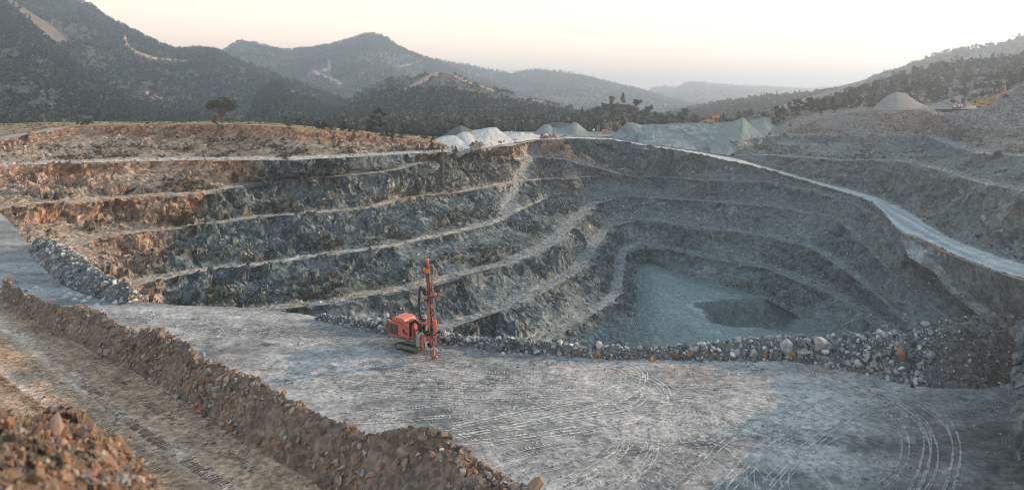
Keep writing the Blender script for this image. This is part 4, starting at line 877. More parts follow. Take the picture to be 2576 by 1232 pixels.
for a in [(2206,882,17,17,'grey'),(2075,902,18,17,'grey'),(2135,908,20,19,'grey'),(2089,922,14,14,'brown'),(2313,915,20,16,'grey'),(2235,931,16,20,'grey'),(1962,886,17,14,'grey'),(1939,891,14,17,'grey'),
 (1485,856,17,16,'grey'),(1448,862,14,12,'pale'),(1562,853,14,13,'grey'),(1551,869,12,12,'grey'),(1774,873,20,20,'grey'),(1754,875,22,19,'grey'),(1734,879,20,16,'pale'),(1854,882,22,19,'pale'),(1896,882,26,22,'pale'),(1925,893,20,17,'grey'),(2390,880,14,14,'grey'),(2440,905,13,12,'pale'),(2420,850,14,11,'grey')]:
    rock_at(*a[:5], {'grey': 'grey angular boulder lying on the rock bund along the bench edge', 'pale': 'pale angular boulder lying on the rock bund along the bench edge', 'brown': 'brown angular boulder lying on the rock bund along the bench edge'}[a[4]], g1 + ' ' + a[4])
for a in [(1361,879,10,10),(1445,881,10,9),(1429,889,12,9),(1671,885,15,12),(1625,888,10,9),(1590,892,9,8),(1720,895,12,10),(1800,893,10,9),(1660,901,9,7),(1760,899,11,8)]:
    rock_at(*a, 'orange', 'small rusty orange block among the grey stones at the bund foot', 'rusty blocks at the foot of the rock bund')
for a in [(137,643,20,17),(137,671,20,18),(171,686,20,17),(266,709,27,18),(273,728,20,20),(156,662,20,15),(123,648,20,18),(217,696,15,12),(171,711,16,14),(110,660,14,13),(196,708,14,12),(240,716,13,12),(185,668,14,12),(95,650,14,12),(232,735,12,10)]:
    rock_at(*a, 'pale', 'pale jagged boulder piled on the bund at the left by the bench ramp', 'boulders on the left boulder bund')
for a in [(33,704,35,18,'tan','big orange tan block on the end of the earth bund by the ramp'),(154,781,16,16,'orange','rusty cube shaped block on the earth bund above its first hump'),(269,881,30,27,'brown','square brown block half way down the earth bund, road side'),
 (409,838,17,24,'brown','brown upright block on the second hump of the earth bund'),(540,966,30,46,'grey','tall grey leaning boulder on the road side of the earth bund'),(1117,1091,30,21,'tan','flat tan block perched on the top of the nearest bund hump'),
 (1020,1155,24,33,'brown','smooth upright slab in the middle of the nearest bund hump'),(793,1197,34,33,'brown','rounded brown boulder at the bund foot beside the dirt road'),(856,1203,21,39,'brown','brown upright wedge right of the rounded boulder at the bund foot'),
 (1349,1214,66,48,'tan','big orange tan boulder at the bottom edge, nearest end of the bund'),(934,1188,33,22,'brown','brown slab lying low on the nearest bund hump'),(1058,1145,12,20,'orange','thin rusty upright stone on the nearest bund hump'),
 (510,890,17,20,'pale','pale upright stone on the bund crest against the bench'),(1137,1113,17,23,'brown','slanting brown slab right below the flat tan block'),(411,979,14,20,'grey','grey pointed stone at the bund foot by the dirt road'),(444,995,22,17,'grey','grey split block at the bund foot right of the pointed stone')]:
    rock_at(*a, group='boulders on the earth bund')
for a in [(66,729,11,11),(253,825,17,11),(299,911,20,16),(321,916,17,20),(207,846,13,12),(430,876,15,10),(530,1060,16,17),(388,964,11,9),(1074,1186,17,19),(986,1135,17,20),(999,1156,14,13),(230,808,10,10),(350,880,12,11),(470,930,12,11),(610,985,13,12),(660,1020,14,12),(720,1060,14,13),(770,1100,15,13),(860,1110,14,13),(905,1150,16,14),(1110,1180,16,14),(1180,1190,16,14),(1210,1215,15,13),(960,1165,14,12),(1040,1110,13,11),(1300,1222,15,13),(700,1130,15,13),(640,1090,13,12)]:
    rock_at(*a, 'brown', 'brown angular stone lying on the flank of the earth bund', 'stones on the flank of the earth bund')
for a in [(930,826,19,19,'pale','pale square boulder on the short bund left of the drill rig'),(938,810,18,16,'grey','grey boulder behind the pale square one left of the rig'),(612,769,12,11,'pale','lone white boulder on the far edge of the bench'),(840,795,12,11,'grey','small grey boulder on the far edge left of the rig bund'),(112,995,11,9,'orange','small rusty stone lying alone on the dirt road')]:
    rock_at(*a)
# ---- rocks of the near bank
g2 = 'stones on the near bank'
for a in [(137,1060,52,60,'brown','dark knobbly stone sticking up highest on the near bank'),(22,1055,30,50,'orange','orange slab leaning at the left edge of the near bank'),(85,1190,58,62,'tan','large rounded tan stone in the middle of the near bank'),(160,1135,40,58,'tan','orange tan pointed stone below the dark knobbly one'),
  (300,1195,42,46,'grey','grey stone low on the right flank of the near bank'),(205,1080,40,44,'brown','brown stone right of the dark knobbly one on the near bank'),(52,1075,22,30,'pale','pale pointed stone near the top of the near bank')]:
    rock_at(a[0], a[1], a[2], a[3], a[4], a[5], g2)
for k in range(64):
    px, py = rrk.uniform(-10, 400), rrk.uniform(1020, 1240); w_ = rrk.choice([10, 12, 14, 18, 22, 28])
    r = hit(px, py)
    if r is None or r[0][1] > 11: continue
    kd = rrk.choice(['brown', 'brown', 'tan', 'brown', 'grey']); s = w_ / F * r[0][1] * 1.15
    boulder(r[0], s, kd, {'brown': 'brown stone bedded in the near bank', 'tan': 'tan stone bedded in the near bank', 'orange': 'orange stone bedded in the near bank', 'grey': 'grey stone bedded in the near bank'}[kd], g2 + ' ' + kd, nm='stone')

# ---- rubble too many to count
def rubble(name, pts, nrm, sizes, cols, mat, seed=0, sink=.15, label=None):
    r = np.random.default_rng(seed); n = len(pts); kinds_ = r.integers(0, len(ROCKV), n); Vs, Fs, Cs, off = [], [], [], 0
    for k, (V, Fc) in enumerate(ROCKV):
        m = np.where(kinds_ == k)[0]
        if not len(m): continue
        q = r.normal(size=(len(m), 4)); q /= np.linalg.norm(q, axis=1, keepdims=True); w_, x, y, z = q.T
        R = np.stack([1-2*(y*y+z*z), 2*(x*y-z*w_), 2*(x*z+y*w_), 2*(x*y+z*w_), 1-2*(x*x+z*z), 2*(y*z-x*w_), 2*(x*z-y*w_), 2*(y*z+x*w_), 1-2*(x*x+y*y)], -1).reshape(-1, 3, 3)
        W = np.einsum('nij,vj->nvi', R, V) * sizes[m][:, None, None] + (pts[m] + nrm[m] * (sizes[m] * (.30 - sink))[:, None])[:, None]
        Vs.append(W.reshape(-1, 3)); Cs.append(np.repeat(cols[m], len(V), 0))
        Fs.append((Fc[None] + (np.arange(len(m)) * len(V))[:, None, None]).reshape(-1, 3) + off); off += W.shape[0] * W.shape[1]
    o = mesh_np(name, np.concatenate(Vs), np.concatenate(Fs), mat, np.concatenate(Cs)); tag(o, kind='stuff'); return o
def scatter(P, n, seed, wgt=None):
    """n random points of a grid surface, by area times weight -> points, normals, (row, column)"""
    r = np.random.default_rng(seed)
    a = np.cross(P[1:, :-1] - P[:-1, :-1], P[:-1, 1:] - P[:-1, :-1]); nrm = a / (np.linalg.norm(a, axis=-1, keepdims=True) + 1e-9); ar = np.linalg.norm(a, axis=-1)
    if wgt is not None: ar = ar * wgt[:-1, :-1]
    c = np.cumsum(ar.ravel()); idx = np.searchsorted(c, r.random(n) * c[-1]).clip(0, ar.size - 1); i, j = np.divmod(idx, ar.shape[1])
    u, v = r.random(n)[:, None], r.random(n)[:, None]
    p = P[i, j] * (1 - u) * (1 - v) + P[i + 1, j] * u * (1 - v) + P[i, j + 1] * (1 - u) * v + P[i + 1, j + 1] * u * v
    N_ = nrm[i, j]; N_ = np.where(N_[:, 2:3] < 0, -N_, N_); return p, N_, (i, j)
def powersize(n, lo, hi, seed, a=2.2):
    u = np.random.default_rng(seed).random(n); return (lo ** (1 - a) + u * (hi ** (1 - a) - lo ** (1 - a))) ** (1 / (1 - a))
def pick(n, pal, seed, jit=.25):
    r = np.random.default_rng(seed); pal = np.array([p[:3] for p in pal]); w_ = None
    return np.clip(pal[r.integers(0, len(pal), n)] * (1 + jit * r.normal(size=(n, 1))), .03, .75)
M_RUB = mat_ground('loose_stone', fine=.4, contrast=.25, bump=.4, cells=.8, cell_c=.12, bumpdist=.04)
gp = [(.27,.29,.30), (.20,.22,.228), (.35,.36,.36), (.155,.172,.18), (.43,.43,.43)]
bp_ = [(.23,.17,.13), (.17,.135,.115), (.27,.225,.19), (.27,.155,.095), (.20,.20,.20), (.29,.265,.24)]
p, n_, ij = scatter(RB_P, 9500, 1); px_ = px_of(p)[0]; c_ = np.where((px_ > 2380)[:, None] & (np.random.default_rng(3).random(9500)[:, None] < .75), pick(9500, [(.16,.13,.11), (.13,.11,.097), (.20,.17,.15), (.18,.185,.185)], 4), pick(9500, gp, 5))
orow = (ij[0] < 16) & (px_ > 1380) & (px_ < 2000) & (np.random.default_rng(6).random(9500) < .25); c_[orow] = np.array([.30, .155, .075])
sz = powersize(9500, .14, 1.15, 7, 2.25); sz = np.where(px_ > 2350, np.minimum(sz, .42), sz); keep_ = (px_ < 2350) | (np.random.default_rng(9).random(9500) < .32); p, n_, sz, c_, ij = p[keep_], n_[keep_], sz[keep_], c_[keep_], (ij[0][keep_], ij[1][keep_]); px_ = px_[keep_]; rubble('rubble', p, n_, sz, c_, M_RUB, 8)
p, n_, ij = scatter(RC_P, 700, 11); rubble('rubble', p, n_, powersize(700, .15, .9, 12, 2.2), pick(700, gp, 13), M_RUB, 14)
p, n_, ij = scatter(RD_P, 2300, 21); rubble('rubble', p, n_, powersize(2300, .16, 1.3, 22, 2.3), pick(2300, gp, 23), M_RUB, 24)
clump = np.clip(.35 + 1.6 * fbm(EB_P, 6, 3, 31), .05, 1.5)
p, n_, ij = scatter(EB_P, 11000, 32, clump); rubble('rubble', p, n_, powersize(11000, .09, .8, 33, 2.1), pick(11000, bp_, 34), M_RUB, 35)
p, n_, ij = scatter(NBk[:150], 5200, 41); dd = np.linalg.norm(p, axis=1); rubble('rubble', p, n_, powersize(5200, .022, .16, 42, 2.2), pick(5200, [(.24,.165,.115),(.175,.13,.10),(.27,.16,.095),(.19,.175,.165),(.28,.225,.175)], 43), M_RUB, 44)
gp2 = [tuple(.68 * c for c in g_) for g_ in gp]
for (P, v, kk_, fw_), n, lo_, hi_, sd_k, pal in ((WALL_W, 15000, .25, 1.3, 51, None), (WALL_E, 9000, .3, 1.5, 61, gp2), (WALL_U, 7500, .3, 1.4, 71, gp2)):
    isf = fw_ > 0
    wg = np.where(isf, .12 + 1.5 * sstep(.55, .95, v) * sstep(-.05, .45, fbm(P, 12, 3, sd_k)), .5)
    if P is PW: wg = wg * np.where(kk_ == 0, .3, 1)
    p, n_, ij = scatter(P, n, sd_k, wg); px_, py_ = px_of(p)
    if pal is None:
        lf = (px_ < 520 + 120 * np.random.default_rng(1).normal(size=n)) | (p[:, 2] > -17.5); c_ = np.where(lf[:, None], pick(n, [(.33,.23,.16), (.26,.19,.14), (.40,.31,.24)], sd_k + 1), pick(n, gp, sd_k + 2))
    else: c_ = pick(n, pal, sd_k + 1)
    rubble('rubble', p, n_, powersize(n, lo_, hi_, sd_k + 3, 2.5), c_, M_RUB, sd_k + 4)
# gravel along the bench and on the road
wgt = (.05 + sstep(.1, .5, fbm(Pb, 4, 3, 81))) * (1 + 3 * (np.exp(-((pyb - np.interp(pxb, [0, 800, 1500, 2000, 2200, 2576], [760, 850, 915, 935, 1010, 1080])) / 22) ** 2)) + 3.0 * sstep(2250, 2480, pxb) * sstep(940, 1040, pyb))
p, n_, ij = scatter(Pb[30:], 16000, 82, wgt[30:]); rubble('loose_gravel', p, n_, powersize(16000, .06, .34, 83, 2.8), pick(16000, gp, 84), M_RUB, 85)
wgt = (.15 + sstep(0, .5, fbm(Pd, 3, 3, 86))) * (under < 0) * (1 + 4 * sstep(-50, -5, under))
p, n_, ij = scatter(Pd, 15000, 87, wgt); rubble('loose_gravel', p, n_, powersize(15000, .045, .26, 88, 2.7), pick(15000, bp_, 89), M_RUB, 90)
# stones shed along both shoulders of the haul road and the branch road
p, n_, ij = scatter(ROADR, 2200, 92, sstep(.10, .0, ROADT) + 1.4 * sstep(.92, 1.0, ROADT)); rubble('rubble', p, n_, powersize(2200, .25, 1.4, 93, 2.4), pick(2200, gp2 + gp[:2], 94), M_RUB, 95)
p, n_, ij = scatter(PBr, 900, 96, .3 + 1.0 * (vb > .85) * (kb == 1) + 1.2 * (kb == 0) * (vb > .8)); rubble('rubble', p, n_, powersize(900, .2, 1.0, 97, 2.5), pick(900, gp2, 98), M_RUB, 99)
# ================================================================ trees, bushes and woods
def mat_leaf(name, rgb, use_col=False, rnd=.25):
    m = bpy.data.materials.new(name); nt, N, L = nodes_of(m); b = N['Principled BSDF']; b.inputs['Roughness'].default_value = .9; b.inputs['Specular IOR Level'].default_value = .1
    if use_col:
        a = N.new('ShaderNodeAttribute'); a.attribute_name = 'Col'; col = a.outputs['Color']
    else:
        a = N.new('ShaderNodeRGB'); a.outputs[0].default_value = (*rgb, 1); col = a.outputs[0]
    oi = N.new('ShaderNodeObjectInfo'); geo = N.new('ShaderNodeNewGeometry'); mm = N.new('ShaderNodeMath'); mm.operation = 'ADD'
    m1 = N.new('ShaderNodeMapRange'); m1.inputs[3].default_value = -rnd; m1.inputs[4].default_value = rnd; L.new(oi.outputs['Random'], m1.inputs[0])
    m2 = N.new('ShaderNodeMapRange'); m2.inputs[3].default_value = .7; m2.inputs[4].default_value = 1.3; L.new(geo.outputs['Random Per Island'], m2.inputs[0])
    L.new(m1.outputs[0], mm.inputs[0]); L.new(m2.outputs[0], mm.inputs[1])
    vm = N.new('ShaderNodeVectorMath'); vm.operation = 'SCALE'; L.new(col, vm.inputs[0]); L.new(mm.outputs[0], vm.inputs['Scale']); L.new(vm.outputs[0], b.inputs['Base Color'])
    return m
M_BARK = mat_plain('pine_bark', (.10, .075, .055), rough=.95, dirt=.4, scale=8, dirtcol=(.17, .13, .10), spec=.1)
M_PINE = mat_leaf('pine_needles', (.058, .062, .034)); M_YOUNG = mat_leaf('young_pine_needles', (.085, .095, .04)); M_DARK = mat_leaf('dark_needles', (.042, .048, .03)); M_BUSH = mat_leaf('bush_leaves', (.10, .11, .035)); M_SAGE = mat_leaf('grey_leaves', (.10, .105, .075))
M_WOOD = mat_leaf('wood_leaves', None, True)
def leaves(blobs, size, seed, tri=True, hollow=.45):
    """small leaf faces spread through blobs (cx,cy,cz, rx,ry,rz, n)"""
    r = np.random.default_rng(seed); Cn = []
    for cx, cy, cz, rx, ry, rz, n in blobs:
        d = r.normal(size=(n, 3)); d /= np.linalg.norm(d, axis=1, keepdims=True)
        Cn.append(np.array([cx, cy, cz]) + d * (hollow + (1 - hollow) * r.random((n, 1)) ** .6) * np.array([rx, ry, rz]))
    Cn = np.concatenate(Cn); n = len(Cn)
    a = r.normal(size=(n, 3)); a /= np.linalg.norm(a, axis=1, keepdims=True); b = np.cross(a, r.normal(size=(n, 3))); b /= np.linalg.norm(b, axis=1, keepdims=True)
    s = size * r.uniform(.6, 1.4, (n, 1))
    if tri:
        V = np.stack([Cn + a * s, Cn - a * s * .5 + b * s * .8, Cn - a * s * .5 - b * s * .8], 1); k = 3
    else:
        V = np.stack([Cn + a * s, Cn + b * s * .6, Cn - a * s, Cn - b * s * .6], 1); k = 4
    return V.reshape(-1, 3), np.arange(n * k).reshape(n, k)
def tube(pts, rad, sides=6):
    """tapered tube along points"""
    pts = np.asarray(pts, float); n = len(pts); T = np.gradient(pts, axis=0); T /= np.linalg.norm(T, axis=1, keepdims=True) + 1e-9
    up = np.array([0, 0, 1.]) if abs(T[:, 2]).mean() < .8 else np.array([1., 0, 0])
    A = np.cross(T, up); A /= np.linalg.norm(A, axis=1, keepdims=True) + 1e-9; B = np.cross(T, A)
    th = np.linspace(0, 2 * np.pi, sides, endpoint=False); rad = np.broadcast_to(np.asarray(rad, float), (n,))
    V = pts[:, None] + rad[:, None, None] * (np.cos(th)[None, :, None] * A[:, None] + np.sin(th)[None, :, None] * B[:, None])
    i = np.arange(n * sides).reshape(n, sides); j = np.roll(i, -1, 1)
    Fc = np.stack([i[:-1], j[:-1], j[1:], i[1:]], -1).reshape(-1, 4)
    caps = np.array([[i[0, 0], i[0, k + 1], i[0, k + 2], i[0, k + 2]] for k in range(sides - 2)] + [[i[-1, 0], i[-1, k + 2], i[-1, k + 1], i[-1, k + 1]] for k in range(sides - 2)])
    return V.reshape(-1, 3), Fc
def join(parts):
    Vs, Fs, o = [], [], 0
    for V, Fc in parts: Vs.append(V); Fs.append(Fc + o); o += len(V)
    return np.concatenate(Vs), np.concatenate(Fs)
def tree_umbrella(seed, h=11., w=11.):
    r = random.Random(seed); parts = [tube([(0, 0, -.4), (.1, 0, h * .14), (-.1, .1, h * .26), (.1, 0, h * .42), (0, 0, h * .62)], [.42, .36, .30, .2, .1], 8)]; blobs = []
    for k in range(24):
        a = k * 2.4 + r.random(); q = (k + .5) / 24; rr = w * .5 * (.2 + .66 * math.sqrt(q)); z = h * (.36 + .50 * math.sqrt(max(0, 1 - (rr / (w * .55)) ** 2)) * r.uniform(.35, 1.0) + .03)
        e = (rr * math.cos(a), rr * math.sin(a), z); zb = h * r.uniform(.22, .42); parts.append(tube([(0, 0, zb), (e[0] * .5, e[1] * .5, zb + (z - zb) * .45), e], [.15, .08, .02], 5))
        blobs.append((*e, w * r.uniform(.11, .16), w * r.uniform(.11, .16), h * r.uniform(.065, .10), 190))
    blobs.append((w * .05, 0, h * .86, w * .2, w * .2, h * .09, 260))
    return join(parts), leaves(blobs, .22, seed, False)
def tree_clumpy(seed, h=12., w=9.):
    r = random.Random(seed); parts = [tube([(0, 0, -.4), (.1, 0, h * .3), (-.1, 0, h * .6), (.05, 0, h * .93)], [.26, .22, .15, .05], 7)]; blobs = []
    for x, z, s in [(-.62,.30,.9),(-.38,.18,1.0),(-.5,.5,.85),(-.2,.66,.9),(-.05,.85,.95),(.22,.93,.75),(.62,.76,.7),(.72,.42,.75),(.35,.36,.8),(-.15,.42,.9),(.15,.62,.85),(-.7,.2,.6),(.1,.2,.8),(.42,.84,.5),(.3,.52,.6)]:
        y = r.uniform(-.35, .35); e = (x * w * .5, y * w * .5, z * h); parts.append(tube([(0, 0, max(.15, z - .12) * h), (e[0] * .6, e[1] * .6, e[2] - .03 * h), e], [.09, .06, .02], 5))
        blobs.append((*e, w * .15 * s, w * .14 * s, h * .075 * s, int(240 * s)))
    return join(parts), leaves(blobs, .22, seed, False)
def tree_conifer(seed, h=6., w=3.2, dens=1.0):
    r = random.Random(seed); parts = [tube([(0, 0, -.3), (0, 0, h * .5), (0, 0, h * .96)], [.13 * h / 6, .09 * h / 6, .02], 6)]; blobs = []
    n = int(11); 
    for k in range(n):
        t = k / (n - 1); z = h * (.12 + .84 * t); rad = w * .5 * (1 - t) ** .75 * r.uniform(.75, 1.1) + .12
        for q in range(4 if t < .6 else 2):
            a = r.random() * 6.28; blobs.append((rad * .55 * math.cos(a), rad * .55 * math.sin(a), z + r.uniform(-.1, .1) * h * .3, rad * .6, rad * .6, h * .06, int(34 * dens)))
    return join(parts), leaves(blobs, .17 * (h / 6) ** .5, seed, False, .2)
def tree_bush(seed, h=2.5, w=3.2, dens=1.0, leaf=.14):
    r = random.Random(seed); parts = [tube([(0, 0, -.2), (.05, 0, h * .5)], [.08, .04], 5)] + [tube([(0, 0, 0), (r.uniform(-.4, .4) * w * .5, r.uniform(-.4, .4) * w * .5, h * .6)], [.05, .02], 4) for _ in range(3)]
    blobs = [(r.uniform(-.28, .28) * w, r.uniform(-.28, .28) * w, h * r.uniform(.3, .72), w * r.uniform(.2, .3), w * r.uniform(.2, .3), h * r.uniform(.2, .3), int(90 * dens)) for _ in range(8)]
    return join(parts), leaves(blobs, leaf, seed, False, .2)
def plant_tree(name, geo, leafm, loc, label, cat='tree', group=None, scale=1.0, rot=None):
    (Vt, Ft), (Vl, Fl) = geo
    t = empty(name, loc, rrk.uniform(0, 6.28) if rot is None else rot); t.scale = (scale,) * 3; tag(t, label, cat, group)
    mesh_np('trunk' if cat == 'tree' else 'stem', Vt, Ft, M_BARK, parent=t, smooth=True); mesh_np('crown' if cat == 'tree' else 'foliage', Vl, Fl, leafm, parent=t)
    return t
def on(px, py, Y=None):
    r = hit(px, py); 
    return r[0] if r else at(px, py, Y or 290)
p = at(558, 312.5, 288); plant_tree('umbrella_pine', tree_umbrella(1, 12.2, 13.0), M_PINE, p, 'broad umbrella pine standing alone on the plateau rim', rot=.4)
p = at(946, 341, 292); plant_tree('tall_pine', tree_clumpy(2, 12.0, 10.2), M_DARK, p, 'tall clumpy pine with bare forked top on the plateau rim', rot=0.0)
rim = [(800,326,20,.6,'narrow dark conifer, first of the pair left of the feathery tree',M_DARK),(813,328,22,.62,'narrow dark conifer right beside the first of the pair',M_DARK),(832,331,28,.95,'wide feathery young pine on the plateau rim',M_YOUNG),(864,332,30,.6,'slim upright conifer between the feathery pine and the tall pine',M_DARK),(880,332,14,.7,'short conifer left of the tall pine',M_DARK),(896,333,13,.9,'low olive bushy pine left of the tall pine',M_SAGE),
  (961,344,15,.7,'small pale conifer right below the tall pine',M_SAGE),(973,346,20,.7,'dark conifer just right of the tall pine',M_DARK),(986,350,22,.85,'bushy conifer left of the biggest rim conifer',M_PINE),(1013,351,36,.82,'biggest dark conifer on the rim right of the tall pine',M_DARK),(1068,351,22,1.1,'wide rounded pine near the end of the rim',M_DARK),(1089,354,11,1.0,'last low bush like pine at the end of the rim',M_DARK),(540,312,18,.8,'small green pine under the left edge of the umbrella pine',M_YOUNG)]
for k, (a, b, h, ar, lb, mt) in enumerate(rim):
    q = on(a, b - 1, 285); 
    if q[1] > 330: q = at(a, b, 285)
    H_ = h / F * q[1] * 1.08; plant_tree('conifer', tree_conifer(20 + k, H_, H_ * ar), mt, q, lb, group='conifers along the plateau rim')
for k, (a, b, h, w_, lb, mt) in enumerate([(724,323,20,22,'round bright green bush on the plateau edge',M_BUSH),(222,316,17,24,'dark spreading bush behind the two green ones at the road bend',M_DARK),(208,318,11,11,'small rounded green bush nearest the upper road bend',M_YOUNG),(218,318,13,15,'larger rounded green bush at the upper road bend',M_YOUNG),(195,315,9,7,'little green bush left of the clump at the road bend',M_YOUNG)]):
    q = on(a, b - 2, 275); 
    if q[1] > 330: q = at(a, b, 270)
    H_ = h / F * q[1] * 1.1; plant_tree('bush', tree_bush(60 + k, H_, w_ / F * q[1] * 1.1), mt, q, lb, cat='bush')
wallt = [(889,353,22,.8,'feathery young pine on the slope under the rim, above the white road',M_YOUNG),(1013,380,13,.8,'little pale pine above the white road, left of three',M_SAGE),(1051,380,16,.8,'pale young pine above the white road, middle of three',M_SAGE),(1086,380,29,.55,'tall slim young pine on the end of the orange bank',M_YOUNG),(1103,377,11,.8,'stubby young pine right of the tall slim one on the bank',M_SAGE),(1146,386,17,.8,'dark young pine on the road edge at the end of the bank',M_YOUNG),(718,404,17,1.0,'round young pine on the outer edge of the white road',M_YOUNG),
  (750,453,30,.75,'bright young pine in front on the second ledge',M_YOUNG),(763,444,26,.6,'slim young pine behind the bright one on the second ledge',M_PINE),(780,446,34,.6,'taller dark young pine right of the bright one',M_PINE),(811,442,32,.7,'bushy young pine on the slope, left of the pair',M_PINE),(827,435,33,.55,'slender young pine on the slope, right of the pair',M_PINE),
  (831,480,19,.65,'single green young pine on the grey face under the second ledge',M_YOUNG),(775,511,15,.65,'small dark young pine low on the grey face',M_DARK),(692,537,27,.7,'dark leafy young pine at the foot of the grey face',M_PINE),(1004,480,30,.75,'yellowish leaning pine on the grey slope',M_BUSH),(464,570,50,.6,'tall dark green pine against the brown rock face',M_PINE),(116,502,17,.8,'left one of two dark small pines on the left ledge',M_DARK),(140,505,19,.8,'right one of two dark small pines on the left ledge',M_DARK),
  (590,462,26,1.1,'wide dark shrubby pine in the gully below the white road',M_PINE),(750,537,16,1.2,'low grey bush at the foot of the grey face',M_SAGE),(1290,405,11,1.0,'small bush on the face under the bright sand ridge',M_SAGE),(1010,466,9,1.1,'tiny grey shrub beside the yellowish leaning pine',M_SAGE)]
for k, (a, b, h, ar, lb, mt) in enumerate(wallt):
    q = on(a, b - 1); H_ = h / F * q[1] * 1.08
    plant_tree('young_pine', tree_conifer(100 + k, H_, H_ * ar, 1.3 if h > 25 else .9), mt, q, lb, group='young pines on the quarry ledges')
# ---- countable trees of the near woods: single meshes, trunk and crown in one
def far_tree(seed, kind):
    r = random.Random(seed); h = 8.0
    if kind == 'umbrella':
        tr = tube([(0, 0, -.5), (.1, 0, h * .4), (0, .1, h * .75)], [.2, .15, .07], 5)
        bl = [(r.uniform(-2, 2), r.uniform(-2, 2), h * r.uniform(.6, .92), r.uniform(.8, 1.5), r.uniform(.8, 1.5), r.uniform(.5, .9), 50) for _ in range(9)]
    elif kind == 'conifer':
        tr = tube([(0, 0, -.5), (0, 0, h * .9)], [.18, .03], 5); bl = []
        for k in range(13):
            t_ = k / 12; a = r.random() * 6.28; rad = 2.2 * (1 - t_) ** .8 + .2; bl.append((rad * .45 * math.cos(a), rad * .45 * math.sin(a), h * (.2 + .78 * t_), rad * .8, rad * .8, .6, 34))
    else:
        tr = tube([(0, 0, -.5), (.1, .1, h * .4)], [.2, .1], 5)
        bl = [(r.uniform(-1.4, 1.4), r.uniform(-1.4, 1.4), h * r.uniform(.25, .8), r.uniform(.9, 1.5), r.uniform(.9, 1.5), r.uniform(.8, 1.3), 50) for _ in range(9)]
    lv = leaves(bl, .36, seed, False, .15); nt_ = len(tr[1]); V, Fc = join([tr, lv])
    return V, Fc, nt_
FT = {}
pal_far = {'dark': mat_leaf('wood_dark', (.042, .045, .030)), 'mid': mat_leaf('wood_mid', (.075, .075, .045)), 'olive': mat_leaf('wood_olive', (.105, .090, .05))}
for kd in ('umbrella', 'conifer', 'round'):
    for j in range(3):
        V, Fc, nt_ = far_tree(900 + j * 7 + len(kd), kd)
        for pn, pm in pal_far.items():
            o = mesh_np('pine_tree', V, Fc, M_BARK, link=False); me = o.data; me.materials.append(pm)
            mi = np.ones(len(Fc), np.int32); mi[:nt_] = 0; me.polygons.foreach_set('material_index', mi); FT[kd, j, pn] = me; bpy.data.objects.remove(o)
def ftree(x, y, h, kd, pn, label, group, z=None):
    q = drop(x, y); 
    if q is None: return None
    o = bpy.data.objects.new('pine_tree' if kd != 'round' else 'bushy_tree', FT[kd, rrk.randrange(3), pn]); COL.objects.link(o)
    o.location = q[0]; s = h / 8.0; o.scale = (s * rrk.uniform(.85, 1.15), s * rrk.uniform(.85, 1.15), s); o.rotation_euler = (0, 0, rrk.uniform(0, 6.28)); tag(o, label, 'tree', group); return o
def sample_hill(nm, n, seed, v0=.0, v1=1.0, wf=None):
    h = HILLS[nm]; P = h['P'][:-2]; nv = len(P); w_ = np.ones(P.shape[:2]) * (1 - h['bare'][:-2] * .97); tt = np.linspace(0, 1, nv)[:, None]
    w_ = w_ * (tt >= v0) * (tt <= v1)
    if wf is not None: w_ = w_ * wf(P)
    return scatter(P, n, seed, w_)
KN = {'umbrella': 'umbrella shaped pine', 'conifer': 'pointed pine', 'round': 'bushy tree'}
TN = {'dark': 'dark', 'mid': 'green', 'olive': 'olive brown'}
p, _, _ = sample_hill('hill_5', 105, 1001, .15, 1.0)
order = np.argsort(-p[:, 2])
for q in p[order]:
    kd = rrk.choice(['umbrella', 'round', 'conifer', 'round']); pn = rrk.choice(['dark', 'dark', 'mid']); ftree(q[0], q[1], rrk.uniform(6.0, 11.0), kd, pn, f'{TN[pn]} {KN[kd]} in the wood on the knoll behind the stockpiles', f'{TN[pn]} {KN[kd]}s on the knoll')
p, _, _ = sample_hill('hill_6', 185, 1002, .03, 1.0, lambda P: .35 + 1.4 * sstep(-.1, .4, fbm(P, 45, 3, 1003)))
for q in p:
    kd = rrk.choice(['umbrella', 'conifer', 'round', 'round']); pn = rrk.choice(['dark', 'mid', 'olive', 'mid']); ftree(q[0], q[1], rrk.uniform(4.5, 11.0), kd, pn, f'{TN[pn]} {KN[kd]} on the dry hillside at the right', f'{TN[pn]} {KN[kd]}s on the right hillside')
